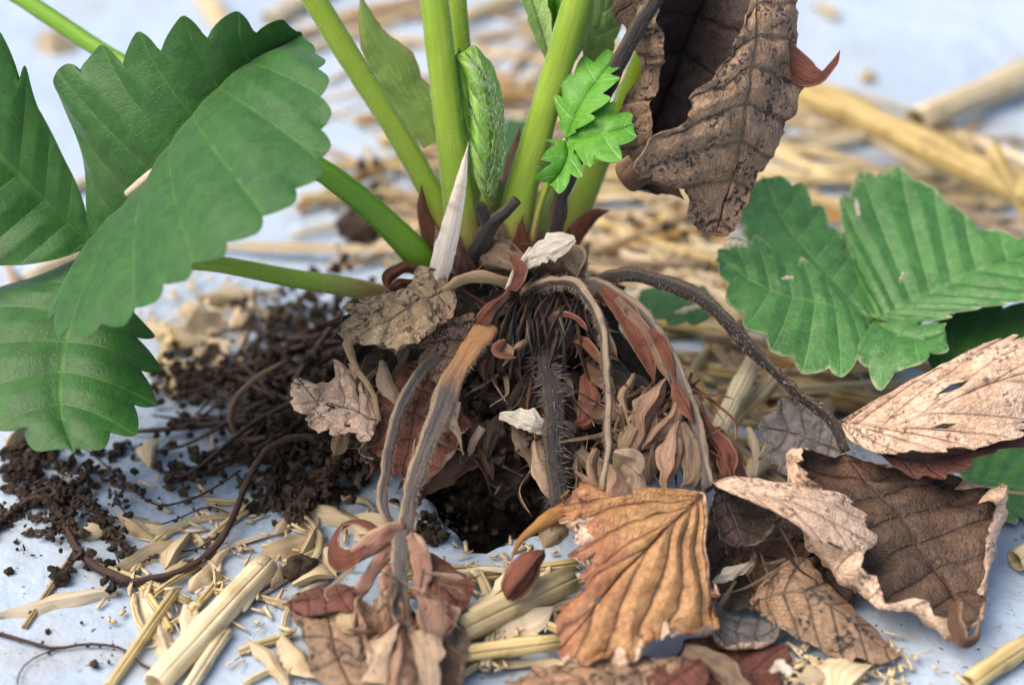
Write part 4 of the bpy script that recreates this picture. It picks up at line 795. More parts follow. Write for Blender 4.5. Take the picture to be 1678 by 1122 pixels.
root(hs([(560, 740, .8), (540, 780, .4), (500, 815, .25), (475, 845, .15)]), [.07, .09, .13, .1], 'root', cling=130, sz=.07, spread=.12)
root(hs([(420, 470, .3), (410, 540, .3), (380, 600, .2), (340, 660, .1), (310, 690, .06)]), [.025, .03, .03, .025, .02], 'root')
root(hs([(375, 840, .2), (340, 830, .1), (290, 850, .08), (230, 870, .06)]), .014, 'root', cling=10, sz=.04, spread=.04)
root(hs([(360, 875, .2), (320, 900, .1), (270, 905, .08), (225, 925, .08)]), .014, 'root', cling=8, sz=.04, spread=.04)
for i in range(40):                                         # the dark mat of roots beside the crown
    x0, y0, z0 = random.uniform(560, 650), random.uniform(500, 720), random.uniform(.6, 1.5)
    x1, y1 = random.uniform(245, 470), random.uniform(490, 800)
    if x1 + y1 < 870: y1 = 870 - x1 + random.uniform(0, 60)
    mx, my = (x0 + x1) / 2, (y0 + y1) / 2
    root(hs([(x0, y0, z0), (mx + random.uniform(-25, 25), my + random.uniform(-35, 35), z0 * .45), (x1 + 40, y1 + random.uniform(-30, 30), .12), (x1, y1, .05)]),
         [.06, .055, .04, .02], 'root', cling=random.choice([14, 20, 28]), sz=.075, spread=.16, seg=5)
for i in range(22):
    x0, y0 = random.uniform(40, 210), random.uniform(770, 900); a = random.uniform(0, 6.28); l = random.uniform(30, 90)
    root(hs([(x0, y0, .15), (x0 + math.cos(a) * l * .5 + random.uniform(-12, 12), y0 + math.sin(a) * l * .3, .2), (x0 + math.cos(a) * l, y0 + math.sin(a) * l * .6, .05)]), [.025, .02, .01], 'root', cling=8, sz=.055, spread=.07, seg=5)
def blob(px, py, n, sx, sy, sz, h=.1):
    for k in range(n):
        q = H(random.gauss(px, sx), random.gauss(py, sy), 0); CR.append((q[0], q[1], abs(random.gauss(0, h)) + .03, sz * (.35 + 1.3 * random.random() ** 2.2)))
for a in [(470, 540, 60, 55, 38, .09, .3), (420, 620, 45, 60, 32, .08, .2), (330, 640, 50, 40, 22, .09, .2), (520, 760, 70, 50, 24, .10, .3), (590, 700, 120, 40, 60, .09, .4), (300, 630, 40, 25, 18, .1, .15),
          (45, 780, 55, 22, 14, .09, .12), (60, 745, 50, 25, 12, .09, .1), (130, 800, 60, 40, 14, .07, .08), (205, 738, 14, 18, 5, .08, .04), (185, 745, 6, 8, 8, .07, .04), (300, 785, 22, 9, 18, .07, .05),
          (345, 765, 20, 16, 6, .08, .05), (500, 690, 40, 70, 40, .08, .25), (210, 800, 8, 10, 6, .05, .03), (40, 900, 12, 8, 10, .05, .03), (60, 845, 40, 40, 20, .06, .08),
          (100, 945, 20, 14, 8, .06, .06), (170, 1085, 5, 10, 6, .04, .02), (400, 1000, 6, 60, 30, .03, .02), (95, 1000, 10, 50, 30, .035, .02), (590, 365, 50, 20, 25, .1, .3), (480, 820, 60, 25, 20, .09, .15),
          (1080, 400, 40, 40, 30, .08, .3), (840, 800, 120, 60, 30, .09, .2), (740, 860, 30, 20, 20, .05, .05), (700, 870, 40, 12, 18, .07, .08), (880, 870, 26, 30, 12, .05, .04)]:
    blob(*a)
for k in range(520):
    px, py = random.gauss(800, 95), random.uniform(520, 760); q = F(px, py, .35 + (py - 520) * .004 - abs(px - 820) * .0012 + random.uniform(-.4, .25)); CR.append((q[0], q[1], q[2], random.choice([.04, .05, .07, .1])))
for k in range(760):
    px, py = random.gauss(520, 55), random.uniform(500, 800); q = H(px, py, 0); CR.append((q[0], q[1], random.random() ** 1.5 * max(.1, 1.5 - abs(px - 600) * .0065), random.choice([.04, .06, .08, .11])))
VV, FF = [], []; off = 0
shapes = []
for k in range(10):
    shapes.append(np.array([v * (1 + .9 * nz(v, 1.5, k * 3.3) + .6 * nz(v, 3.5, k) + .3 * nz(v, 8, k)) for v in ICO2[0]]))
shp1 = [np.array([v * (1 + .9 * nz(v, 1.8, k * 3.3) + .3 * nz(v, 5, k)) for v in ICO1[0]]) for k in range(8)]
def rotm():
    a = np.linalg.qr(RNG.normal(size=(3, 3)))[0]; return a
for (x, y, z, s) in [(q_[0], q_[1], q_[2], q_[3] * .85) for q_ in CR]:
    base, fc = (shapes, ICO2[1]) if s > .075 else (shp1, ICO1[1])
    v = base[random.randrange(len(base))] @ rotm() * (s * np.array([random.uniform(.7, 1.3), random.uniform(.7, 1.3), random.uniform(.6, 1.1)])) 
    zz = z
    if hole_r(x, y) < .95: zz = max(z, soil_z(x, y) + .03)
    elif z < .25: zz = max(z, s * .5)
    VV.append(v + np.array([x, y, zz])); FF.append(fc + off); off += len(v)
for k in range(900):                                        # loose crumbs in the hole
    x, y = HC[0] + random.uniform(-1.8, 1.8), HC[1] + random.uniform(-2, 2)
    if hole_r(x, y) > .97: continue
    s = random.choice([.04, .06, .09, .12]) * random.uniform(.7, 1.3)
    v = shapes[random.randrange(10)] @ rotm() * s
    VV.append(v + np.array([x, y, soil_z(x, y) + s * .3])); FF.append(ICO2[1] + off); off += len(v)
V = np.concatenate(VV); Fc = np.concatenate(FF)
link('soil_crumbs', mesh_data('soil_crumbs', V, Fc, V[:, :2], [M['crumb']], smooth=False), kind='stuff', label='dark crumbs of soil clinging to the roots and scattered on the film', cat='soil crumbs')
# larger clods, one by one
for i, (px, py, s, lab) in enumerate([
    (492, 930, .24, 'round black soil clod among chaff left of the flower truss'), (545, 808, .17, 'small dark soil clod lying on straw under the drooping stalks'),
    (155, 1088, .07, 'tiny lone soil crumb near the bottom of the bare film at left'), (98, 945, .16, 'dark soil clod beside the curving brown root at lower left'),
    (590, 372, .4, 'brown soil clod on the film behind the deep green stalks'), (15, 935, .07, 'small soil crumb at the left edge below the root tangle')]):
    q = H(px, py, s * .6)
    lump('soil_clod', None, q, (s, s, s * .8), M['crumb'], amp=.5, f=1.6, seed=i * 3 + 1, label=lab, cat='soil clod', group='soil clods')

# ================================================================== green leaf lying on the straw at the right
RL = empty('strawberry_leaf', H(1430, 520, 1.2), 'dusty green strawberry leaf lying on straw behind the black arching stalk', 'leaf')
GD = (M['green_dusty'], M['green_under'])
leaf('leaflet', RL, fs([(1428, 520, -.5), (1360, 450, -.9), (1295, 375, -1.4), (1250, 290, -1.9)]),
     fs([(1385, 540, -.1), (1330, 480, -.5), (1240, 400, -.9), (1205, 350, -1.3), (1220, 318, -1.6)]),
     fs([(1412, 470, -1.0), (1385, 405, -1.4), (1345, 345, -1.8), (1302, 300, -2.0)]), GD, nv=7, sub=12, tooth=.26, quilt=.06, seed=51, mpow=1.2)
leaf('leaflet', RL, fs([(1428, 525, -.4), (1370, 500, -.2), (1280, 480, -.2), (1175, 425, -.5)]),
     fs([(1390, 490, -.5), (1300, 420, -.9), (1215, 395, -.9), (1185, 405, -.7)]),
     fs([(1420, 570, .2), (1390, 605, .5), (1300, 592, .5), (1235, 540, .3), (1195, 480, .0)]), GD, nv=8, sub=12, tooth=.26, quilt=.07, seed=52, mpow=1.2, wave=.06)
leaf('leaflet', RL, fs([(1430, 520, -.5), (1500, 490, -.7), (1600, 440, -1.1), (1740, 400, -1.5)]),
     fs([(1400, 460, -1.1), (1378, 380, -1.7), (1385, 320, -2.1), (1425, 285, -2.4), (1475, 280, -2.5), (1540, 320, -2.2), (1610, 375, -1.8), (1690, 390, -1.6)]),
     fs([(1500, 530, -.2), (1580, 508, -.1), (1678, 488, -.2), (1740, 450, -.8)]), GD, nv=10, sub=12, tooth=.28, quilt=.09, seed=53, mpow=2.0)
leaf('leaflet', RL, fs([(1430, 525, -.4), (1470, 545, 0), (1510, 555, .2), (1550, 545, .3)]), fs([(1470, 528, -.3), (1530, 528, 0)]), fs([(1410, 580, .3), (1440, 625, .7), (1490, 600, .7), (1545, 580, .6)]),
     GD, nv=5, sub=9, tooth=.25, quilt=.06, seed=54, bulge=.1, wave=.08)
leaf('leaflet', RL, fs([(1500, 545, -.8), (1580, 570, -.6), (1660, 560, -.6), (1760, 530, -.8)]), fs([(1560, 512, -1.1), (1660, 500, -1.2), (1740, 505, -1.1)]), fs([(1530, 600, -.3), (1600, 625, -.1), (1700, 600, -.2)]),
     (M['green_top'], M['green_under']), nv=7, sub=9, tooth=.15, quilt=.08, seed=55)
tube('petiole', RL, [F(1430, 522, -.55), F(1500, 560, -1.6), F(1580, 600, -2.6), F(1680, 640, -3.2)], [.1, .1, .12, .12], M['petiole_dark'])
L2 = empty('strawberry_leaf', H(1120, 500, .4), 'small dark green leaf lying in the straw under the arching black stalk', 'leaf')
leaf('leaflet', L2, fs([(1180, 500, -2.0), (1130, 495, -2.2), (1080, 490, -2.5), (1045, 490, -2.7)]), fs([(1150, 470, -2.6), (1090, 465, -3.0), (1055, 475, -2.9)]), fs([(1160, 522, -1.7), (1110, 530, -1.8), (1065, 512, -2.3)]), GT, nv=5, tooth=.15, seed=56)
L3 = empty('strawberry_leaf', H(1640, 800, .4), 'green leaf at the right edge behind the big dark dead leaflet', 'leaf')
leaf('leaflet', L3, fs([(1570, 770, -.4), (1620, 790, -.3), (1680, 810, -.2), (1750, 820, -.2)]), fs([(1610, 735, -.8), (1680, 715, -1.0), (1740, 740, -.9)]), fs([(1600, 820, 0), (1640, 870, .3), (1700, 870, .3)]), GD, nv=7, sub=9, tooth=.25, quilt=.1, seed=57, crumple=.05)
L4 = empty('strawberry_leaf', H(840, 260, .4), 'dim green leaf lying far back between the green stalks', 'leaf')
leaf('leaflet', L4, hs([(700, 330, .5), (760, 300, .7), (850, 240, .8), (900, 190, .7)]), hs([(720, 290, .6), (800, 220, .9), (870, 190, .8)]), hs([(760, 340, .5), (850, 310, .6), (900, 240, .7)]), GT, nv=6, tooth=.2, seed=58)

# ================================================================== straw
HMR = .1; HX0, HY0 = -16.0, -9.0; HM = np.zeros((380, 330))
def hm(x, y):
    i, j = int((y - HY0) / HMR), int((x - HX0) / HMR)
    return HM[i, j] if 0 <= i < 380 and 0 <= j < 330 else 0.0
def settle(a, b, r, lift=0.0):
    """lay a straw from a to b on what lies there already; returns end heights"""
    n = 24; t = np.linspace(0, 1, n); h = np.array([hm(a[0] + (b[0] - a[0]) * k, a[1] + (b[1] - a[1]) * k) for k in t])
    h0, h1 = np.percentile(h[:12], 80), np.percentile(h[12:], 80)
    z0, z1 = h0 * 1.15 - h1 * .15, h1 * 1.15 - h0 * .15
    z0, z1 = max(z0, 0) + r * .9 + lift, max(z1, 0) + r * .9 + lift
    for k in t:
        x, y = a[0] + (b[0] - a[0]) * k, a[1] + (b[1] - a[1]) * k; z = z0 + (z1 - z0) * k + r
        for dx in (-r, 0, r):
            i, j = int((y + dx * .7 - HY0) / HMR), int((x + dx - HX0) / HMR)
            if 0 <= i < 380 and 0 <= j < 330: HM[i, j] = max(HM[i, j], min(z, 2.0))
    return z0, z1
def straw(a, b, r, mat, label, group, bend=.0, z=None, kind='stalk', hollow=True, cat='straw', name='straw', w=None, cup=.3, rag=0.0):
    a, b = np.asarray(a, float), np.asarray(b, float)
    z0, z1 = settle(a, b, r) if z is None else z
    A, B = np.array([a[0], a[1], z0]), np.array([b[0], b[1], z1])
    d = B - A; nn = nrm(np.array([-d[1], d[0], 0.0])); L = np.linalg.norm(d)
    m1, m2 = A + d * .33 + nn * bend * L * .8 + (0, 0, .02), A + d * .7 + nn * bend * L
    c = (A + B) / 2
    if kind == 'stalk':
        o = tube(name, None, [A - c, m1 - c, m2 - c, B - c], [r, r * 1.02, r * 1.0, r * .98, r * 1.22, r * .98, r * .95, r * .92], mat, seg=10 if r < .12 else 28, step=.3, hollow=hollow, ridges=0 if r < .12 else 7, ridge=.035, flat=random.uniform(.75, 1), rough=.05, seed=random.random() * 50, label=label, cat=cat, group=group)
    else:
        w = w or r * 2.6
        P = [np.append(A - c, w * .5), np.append(m1 - c, w), np.append(m2 - c, w * .9), np.append(B - c, w * .25)]
        o = blade(name, None, P, mat, cup=cup, ref=(random.gauss(0, .4), random.gauss(0, .4) - .3, 1), step=.1, K=8, edge=.45, fold=random.choice([-.4, -.2, .2]), twist=random.uniform(-.9, .9), crumple=rag + .04, seed=random.random() * 50, label=label, cat=cat, group=group, ribs=3)
    o.location = Vector(c) * S
    return o
def inpoly(x, y, P):
    c = False; j = len(P) - 1
    for i in range(len(P)):
        if (P[i][1] > y) != (P[j][1] > y) and x < (P[j][0] - P[i][0]) * (y - P[i][1]) / (P[j][1] - P[i][1]) + P[i][0]: c = not c
        j = i
    return c
LAND = [(1180, 180, 'the hanging dead leaf'), (1430, 430, 'the dusty green leaf'), (1500, 215, 'the long golden straw'), (1120, 480, 'the small dark green leaf'), (1230, 570, 'the arching black stalk'), (795, 200, 'the folded young leaf'),
        (620, 170, 'the leftmost tall green stalk'), (815, 360, 'the forked black stub'), (740, 120, 'the middle tall green stalk'), (900, 150, 'the right tall green stalk'), (970, 200, 'the bright three-lobed leaflet'), (630, 370, 'the deep green slanting stalk'),
        (350, 1030, 'the thick cut straw'), (492, 925, 'the round soil clod'), (575, 885, 'the curled bract ring'), (1030, 940, 'the orange leaf'), (855, 940, 'the maroon leaf scrap'), (650, 1000, 'the flower truss'), (1530, 670, 'the pale dead leaflet'),
        (260, 950, 'the thick brown root'), (330, 540, 'the cream husks'), (840, 1010, 'the olive straw'), (1660, 900, 'the right edge'), (990, 620, 'the drooping grey stalk')]
CNAME = {'straw_cream': 'cream', 'straw_pale': 'pale', 'straw_gold': 'golden', 'straw_brown': 'brown', 'straw_bleached': 'bleached', 'chaff': 'cream'}
def pix(p):
    d = np.asarray(p) - CAMP; f = d @ FWD; return 839 + d[0] / f / KPX, 561 - (d @ UPV) / f / KPX
USED = {}
def own_label(A, B, r, mat, kind, noun='straw'):
    (ax, ay), (bx, by) = pix(A), pix(B); cx, cy = (ax + bx) / 2, (ay + by) / 2; L = math.hypot(ax - bx, ay - by)
    if ax > bx: ax, ay, bx, by = bx, by, ax, ay
    an = math.degrees(math.atan2(-(by - ay), bx - ax))
    sl = 'level' if abs(an) < 9 else 'upright' if abs(an) > 65 else ('rising' if an > 0 else 'falling') + (' steeply' if abs(an) > 35 else '') + ' rightward'
    size = ('short' if L < 110 else 'long' if L > 330 else 'middling') + (' thin' if r < .07 else ' thick' if r > .12 else '')
    for px, py, nm in sorted(LAND, key=lambda q: (q[0] - cx) ** 2 + ((q[1] - cy) * 1.3) ** 2)[:3]:
        lab = one_label(cx, cy, px, py, nm, size, mat, kind, sl, noun)
        if lab not in USED: break
    USED[lab] = 1
    return lab
def one_label(cx, cy, px, py, nm, size, mat, kind, sl, noun):
    dx, dy = cx - px, cy - py
    rel = ('close to' if math.hypot(dx, dy) < 45 else ('right of' if dx > 0 else 'left of') if abs(dx) > abs(dy) * 1.2 else ('below' if dy > 0 else 'above'))
    if noun != 'straw': return f"{size} {noun} {sl}, {rel} {nm}"
    return f"{size} {CNAME.get(mat.name, 'pale')} straw {'blade' if kind == 'blade' else 'stalk'} {sl}, {rel} {nm}"
def scatter(P, n, lens, rad, ang, spread, label, group, mats, flatp=.3, cname='straw', bend=.09):
    x0, x1 = min(p[0] for p in P), max(p[0] for p in P); y0, y1 = min(p[1] for p in P), max(p[1] for p in P); k = 0
    while k < n:
        px, py = random.uniform(x0, x1), random.uniform(y0, y1)
        if not inpoly(px, py, P): continue
        q = H(px, py); L = random.uniform(*lens); a = math.radians(random.gauss(ang, spread)); r = random.uniform(*rad)
        d = np.array([math.cos(a), math.sin(a), 0]) * L * .5
        e0, e1 = q - d, q + d
        if any(hole_r(e0[0] + (e1[0] - e0[0]) * t, e0[1] + (e1[1] - e0[1]) * t) < 1.0 for t in (0, .25, .5, .75, 1)): continue
        fl = random.random() < flatp
        mt = M[random.choice(mats)] if not fl else M[random.choice(['straw_white', 'chaff'])]
        straw(e0, e1, r, mt, own_label(e0, e1, r, mt, 'blade' if fl else 'stalk'), group, bend=random.gauss(0, bend), kind='blade' if fl else 'stalk', name=cname)
        k += 1
scatter([(1000, 170), (1320, 170), (1678, 260), (1760, 430), (1600, 420), (1300, 330), (1240, 430), (1180, 560), (1330, 640), (1330, 720), (1200, 720), (1130, 640), (1090, 540), (980, 420)], 125, (2, 10), (.025, .085), -12, 36,
        'pale straw stalk in the loose heap behind the plant at right', 'straw heap behind the plant at right', ['straw', 'straw_gold', 'straw_gold', 'straw_brown'], .42)
scatter([(500, 40), (1040, 40), (1040, 430), (600, 430), (520, 260)], 72, (1.5, 9), (.025, .095), 25, 45,
        'brownish straw stalk on the film behind the green stalks', 'straw behind the green stalks', ['straw', 'straw_brown', 'straw_brown', 'straw_gold'], .42)
scatter([(740, 950), (930, 950), (930, 1110), (740, 1110)], 18, (1, 3), (.025, .075), 20, 40,
        'short straw piece in the litter between flower truss and orange leaf', 'straw between truss and orange leaf', ['straw', 'straw', 'straw_gold'], .4)
scatter([(190, 900), (470, 790), (580, 770), (560, 960), (430, 1110), (200, 1060)], 24, (.6, 2.6), (.012, .045), 40, 50,
        'thin short straw bit scattered on the film at lower left', 'straw bits at lower left', ['straw', 'straw', 'straw_gold'], .4)
scatter([(270, 470), (420, 470), (400, 620), (240, 640)], 8, (.8, 1.8), (.03, .07), 60, 50, 'small straw piece by the chaff under the left green leaf', 'straw by the chaff', ['straw'], .5)
scatter([(1270, 600), (1600, 620), (1560, 690), (1300, 700)], 16, (1.5, 4), (.05, .1), 0, 30, 'straw stalk under the green leaf and the pale dead leaflet at right', 'straw under the right leaves', ['straw', 'straw_brown'], .2)
scatter([(1640, 880), (1678, 880), (1678, 920), (1650, 920)], 1, (.8, .9), (.14, .15), 60, 5, 'short thick straw stub on the film at the right edge', 'straw stub at right edge', ['straw'], 0)
def hstraw(a, b, r, mat, label, bend=0.0, kind='stalk', za=None, w=None, cup=.3, rag=0.0, hollow=True):
    A, B = H(a[0], a[1], 0 if za is None else za[0]), H(b[0], b[1], 0 if za is None else za[1])
    return straw(A, B, r, M[mat], label, None, bend=bend, z=None if za is None else za, kind=kind, w=w, cup=cup, rag=rag, hollow=hollow)
hstraw((438, 938), (255, 1135), .18, 'straw_cream', 'thick cut straw stalk lying slantwise on the film at lower left')
hstraw((288, 982), (178, 1130), .055, 'straw_gold', 'thin yellow straw left of the thick cut stalk')
hstraw((372, 1040), (305, 1140), .08, 'straw', 'narrow straw tucked under the right side of the thick cut stalk')
hstraw((235, 965), (290, 1110), .12, 'straw_white', 'broad bleached straw blade passing under the thick cut stalk', kind='blade', w=.42, za=(.05, .06))
hstraw((310, 985), (322, 1060), .1, 'straw_white', 'short pale blade standing beside the thick cut stalk', kind='blade', w=.4, za=(.1, .1))
hstraw((125, 905), (40, 1030), .025, 'straw_brown', 'hair thin brown straw crossing the film at far left')
hstraw((190, 965), (-20, 1010), .07, 'straw_white', 'pale frayed straw ending at the brown root at lower left', kind='blade', w=.3, za=(.1, .06), rag=.05)
hstraw((750, 1070), (935, 975), .2, 'straw_gold', 'thick olive yellow straw beside the orange leaf')
hstraw((745, 1098), (915, 1075), .1, 'straw', 'slim pale straw below the thick olive straw')
hstraw((775, 1050), (850, 955), .12, 'straw_white', 'split grey white straw leaning over the olive straw', kind='blade', w=.3, rag=.04)
hstraw((800, 1050), (905, 1020), .12, 'straw_white', 'pale flat chaff blade between olive straw and orange leaf', kind='blade', w=.45, rag=.05)
hstraw((1320, 148), (1700, 325), .27, 'straw_gold', 'long thick golden straw slanting across the heap at upper right', za=(1.6, 1.5))
hstraw((1500, 200), (1760, 90), .28, 'straw', 'thick beige straw pointing to the top right corner', za=(.5, .3))
hstraw((1625, 240), (1700, 380), .12, 'straw_gold', 'upright yellow straw tip at the right edge', za=(2.2, .9))
hstraw((1480, 240), (1700, 300), .08, 'straw', 'slender straw under the long golden straw', za=(.9, .8))
hstraw((1585, 1130), (1690, 1058), .13, 'straw', 'grey beige straw on bare film in the bottom right corner')
hstraw((1175, 712), (1238, 585), .13, 'straw_gold', 'greenish straw stub leaning out of the litter by the arching stalk', za=(.9, 1.2))
hstraw((1200, 690), (1275, 612), .1, 'straw', 'cream straw beside the greenish stub', za=(.5, .9))
hstraw((1225, 700), (1225, 790), .1, 'straw_white', 'white curved blade standing between the dead stalks at right', kind='blade', w=.2, za=(1.0, .4), bend=.12)
hstraw((1300, 690), (1240, 780), .1, 'straw_white', 'grey folded straw blade left of the dark dead leaflet', kind='blade', w=.35, za=(1.0, .5), bend=-.1)
hstraw((1280, 720), (1235, 800), .1, 'chaff', 'greyish split straw beneath the folded blade', kind='blade', w=.3, za=(.7, .3), bend=-.1)
hstraw((40, 470), (170, 405), .12, 'straw', 'beige straw on the film behind the left green leaf')
hstraw((15, 440), (30, 490), .05, 'straw_brown', 'short thin straw at the left edge behind the green leaf')
hstraw((110, 320), (180, 290), .1, 'straw', 'straw glimpsed in the gap between the left leaflets')
hstraw((555, 42), (690, 12), .17, 'straw_brown', 'dark brown straw crossing behind the stalks at the top')
hstraw((440, 45), (545, -10), .2, 'straw', 'blurred beige straw at the top left of the green stalks')
hstraw((755, 40), (880, -5), .16, 'straw', 'beige straw between the two tall green stalks at top')
hstraw((330, 0), (372, 60), .2, 'straw', 'blurred straw end above the big left leaf')
def chip(P, label, cat='chip'):
    P = np.array([np.append(F(*p[:3]), p[3]) for p in P]); n = 14; Q = spline(P, np.linspace(0, 1, n))
    T, N, B = frames(Q[:, :3], -FWD); V, UV = [], []
    for i in range(n):
        for k in range(7):
            x = -1 + k / 3; rg = 1 + .5 * nz((i * .9, (1 if x > 0 else -1) * 4.0, P[0, 0]), 1.0, 3)
            wd = max(Q[i, 3], .04)
            V.append(Q[i, :3] + B[i] * (x * wd * .5 * rg) + N[i] * (.03 * nz((i * .5, k * .8, 1.0), 1.0, 5) - .05 * wd * x * x)); UV.append((i * .1, k / 6))
    Fc = [(i * 7 + j, i * 7 + j + 1, (i + 1) * 7 + j + 1, (i + 1) * 7 + j) for i in range(n - 1) for j in range(6)]
    return link('white_chip', mesh_data('white_chip', V, Fc, UV, [M['chip']], smooth=False), thick=.02, label=label, cat=cat)
q = F(205, 320, 1.62); q2 = F(272, 264, 1.95)
blade('straw', None, [np.append(q, .14), np.append(q * .6 + q2 * .4, .15), np.append(q2, .06)], M['straw_white'], cup=.4, label='small dry straw fragment resting on the big left green leaflet', cat='straw')
blade('straw', None, fs([(716, 460, 1.0, .36), (732, 400, 1.1, .34), (748, 330, 1.2, .24), (768, 232, 1.3, .03)]), M['sliver'], cup=.25, ribs=2, label='pointed grey white sliver standing upright in front of the green stalks', cat='straw')
blade('straw', None, fs([(790, 700, 1.6, .14), (775, 725, 1.6, .12), (768, 748, 1.5, .1)]), M['s_dead_tan'], cup=.3, label='small broken tan stalk sticking out over the hole', cat='straw')
chip([(818, 682, 1.5, .1), (840, 684, 1.5, .26), (870, 690, 1.5, .34), (896, 702, 1.4, .2)], label='ragged white chip lodged in the dark crown above the hole', cat='chip')
chip([(858, 440, .8, .1), (885, 415, .9, .34), (915, 400, .9, .42), (942, 390, .9, .1)], label='papery white scale on top of the crown by the black stalk', cat='chip')
chip([(1168, 955, 2.6, .06), (1195, 940, 2.7, .2), (1225, 928, 2.6, .12), (1240, 918, 2.5, .03)], label='small white seed scale inside the dark fold right of the orange leaf', cat='chip')
chip([(1262, 1100, 4.1, .05), (1280, 1090, 4.1, .16), (1295, 1105, 4.2, .1)], label='cream flake on the maroon leaf at the bottom', cat='chip')
chip([(650, 445, -1.2, .2), (655, 420, -1.3, .35), (668, 405, -1.4, .1)], label='cream flake behind the deep green stalk base', cat='chip')
chip([(1282, 457, .15, .03), (1290, 455, .15, .05), (1300, 456, .15, .03)], label='short white straw fleck on the left lobe of the dusty green leaf')
chip([(1402, 325, -1.5, .03), (1405, 340, -1.4, .07), (1408, 352, -1.3, .03)], label='small cream fleck near the top of the dusty green leaf')
chip([(1474, 464, -.35, .02), (1478, 455, -.35, .03), (1482, 446, -.4, .02)], label='thin pale fleck on the middle lobe of the dusty green leaf')
chip([(1186, 405, -.35, .08), (1205, 398, -.35, .12), (1225, 402, -.4, .05)], label='tan scrap on the left edge of the dusty green leaf')
chip([(1105, 512, -1.4, .04), (1125, 507, -1.4, .08), (1150, 500, -1.4, .05)], label='cream sliver lying on the small dark green leaf')
# dried bud with its orange tendril
bd = empty('leaf_scrap', F(855, 940, 2.8), 'dark maroon folded leaf scrap with orange tendril left of the orange leaf', 'leaf scrap')
blade('folded_scrap', bd, fs([(890, 902, 2.7, .2), (872, 920, 2.9, .46), (852, 945, 3.1, .5), (836, 968, 3.1, .36), (828, 985, 3.0, .06)]), (M['s_dead_red'], M['s_dead_brown']), cup=.1, fold=-.55, wr=.08, K=14, step=.05, edge=.3, crumple=.08, seed=3)
blade('folded_scrap', bd, fs([(880, 912, 2.8, .1), (868, 945, 3.0, .3), (850, 972, 3.1, .2), (838, 985, 3.1, .04)]), (M['s_dead_brown'], M['s_dead_red']), cup=.1, fold=.4, wr=.08, K=10, step=.05, edge=.3, crumple=.06, seed=8)
blade('tendril', bd, fs([(935, 838, 2.6, .3), (905, 850, 2.8, .28), (875, 868, 2.9, .16), (850, 890, 2.9, .1), (835, 915, 2.8, .04)]), (M['s_dead_orange'], M['s_dead_red']), cup=.35, crumple=.04)
blade('scrap', bd, fs([(930, 860, 2.6, .3), (905, 878, 2.8, .4), (888, 900, 2.8, .2)]), (M['s_crumpled'], M['s_dead_orange']), cup=.3, crumple=.08)
blade('scrap', bd, fs([(950, 960, 3.5, .1), (965, 975, 3.7, .26), (985, 985, 3.8, .05)]), (M['s_dead_grey'], M['s_dead_taupe']), cup=.3, crumple=.05)
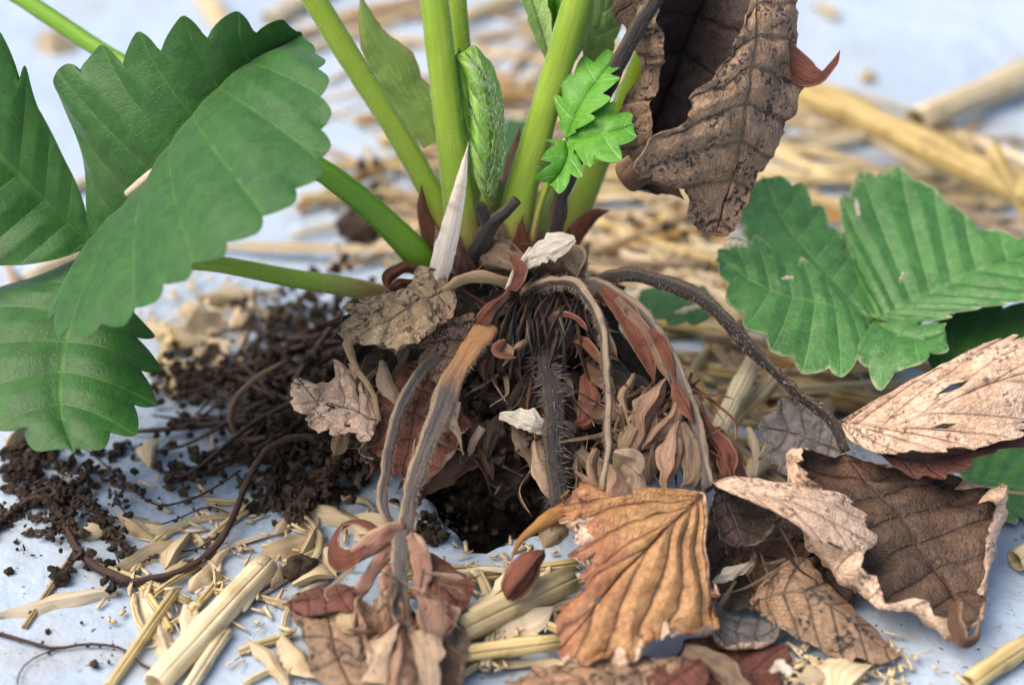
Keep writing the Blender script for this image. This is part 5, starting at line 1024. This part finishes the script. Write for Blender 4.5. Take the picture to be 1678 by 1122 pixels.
# chaff flakes
def flake(px, py, L, w, ang, label, group=None, cup=.5, z=.08):
    q = H(px, py, z); a = math.radians(ang); d = np.array([math.cos(a), math.sin(a), random.uniform(-.1, .1)]) * L * .5
    P = [np.append(-d, w * .15), np.append(-d * .4 + (0, 0, .08), w), np.append(d * .4 + (0, 0, .06), w * .85), np.append(d, .03)]
    o = blade('chaff_flake', None, P, M['chaff'], cup=cup, ref=(random.gauss(0, .5), random.gauss(-.4, .4), 1), step=.06, K=8, edge=.6, fold=random.choice([-.5, 0, .3]), crumple=.09, cf=2.5, seed=random.random() * 40, ribs=2, label=label, cat='chaff', group=group)
    o.location = Vector(q) * S; return o
for a in [(365, 490, 1.1, .5, -10, 'cream husk flake just below the left green petiole'), (330, 535, 1.1, .6, 50, 'broad cream husk under the edge of the left leaf'), (385, 520, .7, .4, 80, 'amber stained husk flake beside the root mat'),
          (300, 560, 1.3, .5, -60, 'pale pointed husk touching the left leaf'), (345, 580, 1.2, .5, -70, 'translucent cream husk upright by the root mat'), (270, 540, 1.0, .4, -30, 'husk sliver half hidden by the left leaf tooth'),
          (95, 72, 1.1, .9, 10, 'blurred beige flake on the film at the top left'), (35, 715, .8, .6, 60, 'beige flake under the lower left leaflet tip'),
          (235, 915, 1.3, .5, 35, 'cream curled husk resting on the brown root'), (295, 900, .9, .45, 70, 'beige husk right of the curled one on the root'), (220, 865, .9, .5, -40, 'olive beige husk flake above the brown root'),
          (150, 880, .4, .3, 0, 'small white seed husk inside the root tangle'), (510, 885, .9, .4, 75, 'cream husk standing by the round clod'), (470, 895, 1.0, .45, 30, 'pale husk above the thick cut straw'),
          (530, 920, .8, .45, -60, 'cream husk between clod and bract ring'), (515, 950, .7, .4, 20, 'pale yellow husk under the round clod'), (560, 850, 1.6, .5, -30, 'grey beige split blade left of the stalk ends'),
          (470, 850, .9, .3, 70, 'narrow pale husk below the dark root tip'), (590, 775, .9, .25, 80, 'pale green tipped husk left of the thin dead stalk'), (255, 740, .9, .45, 85, 'beige husk on the film under the straight root'),
          (490, 1075, 1.3, .4, -60, 'cream frayed blade at the bottom left of the truss'), (440, 1090, 1.4, .2, -55, 'thin curved grey blade at the bottom'), (500, 1010, 1.9, .14, -35, 'long thin beige blade pointing at the brown leaf'),
          (345, 930, 1.2, .4, 60, 'beige husk blade between root and cut straw'), (1400, 1112, .9, .6, 50, 'cream husk on the film at the bottom right of centre'), (1340, 1110, .6, .4, 10, 'beige flake by the cream husk at the bottom'),
          (1160, 170, .9, .5, 20, 'pale flake in the straw behind the hanging dead leaf'), (1350, 20, 1.0, .4, -60, 'blurred dirt flake on the film at the top right'), (1420, 120, .7, .5, 80, 'blurred beige flake right of the rusty leaf tip')]:
    flake(*a)
for i in range(34):
    x, y = random.choice([(330, 550), (280, 910), (500, 900), (560, 830), (830, 1020), (1250, 700), (640, 260), (900, 900)]); 
    px, py = random.gauss(x, 45), random.gauss(y, 32); q = H(px, py)
    if hole_r(q[0], q[1]) < 1.02: continue
    L_, an_ = random.uniform(.3, .8), random.uniform(0, 180); d_ = np.array([math.cos(math.radians(an_)), math.sin(math.radians(an_)), 0]) * L_ / 2
    flake(px, py, L_, random.uniform(.08, .22), an_, own_label(q - d_, q + d_, .1, M['chaff'], 'blade', 'pale chaff scrap'), 'chaff scraps', z=.07)
VV, FF, off = [], [], 0                                      # dust of straw, too small to count
for k in range(1500):
    x, y, sx, sy = random.choice([(1300, 400, 250, 150), (800, 250, 180, 130), (380, 920, 130, 90), (840, 1000, 90, 80), (1250, 660, 80, 60), (1350, 1100, 90, 25), (330, 540, 60, 50), (1150, 480, 90, 60)])
    q = H(random.gauss(x, sx), random.gauss(y, sy), 0)
    if hole_r(q[0], q[1]) < 1.02: continue
    L, wd, a = random.uniform(.08, .35), random.uniform(.015, .06), random.uniform(0, 6.28); h = hm(q[0], q[1]) * random.random()
    d = np.array([math.cos(a), math.sin(a), random.gauss(0, .2)]) * L * .5; e = np.array([-math.sin(a), math.cos(a), 0]) * wd; u = np.array([0, 0, wd * .8])
    c = q + (0, 0, h + .05)
    VV.append(np.array([c - d - e, c - d + e, c - d + u, c + d - e * .6, c + d + e * .6, c + d + u])); FF.append(np.array([(0, 2, 1), (3, 4, 5)]) + off); FF.append(np.array([(0, 3, 5), (0, 5, 2), (1, 2, 5), (1, 5, 4), (0, 1, 4), (0, 4, 3)]) + off); off += 6
V = np.concatenate(VV)
link('straw_dust', mesh_data('straw_dust', V, np.concatenate(FF), V[:, :2], [M['chaff']]), kind='stuff', label='fine broken straw and chaff dust', cat='chaff')
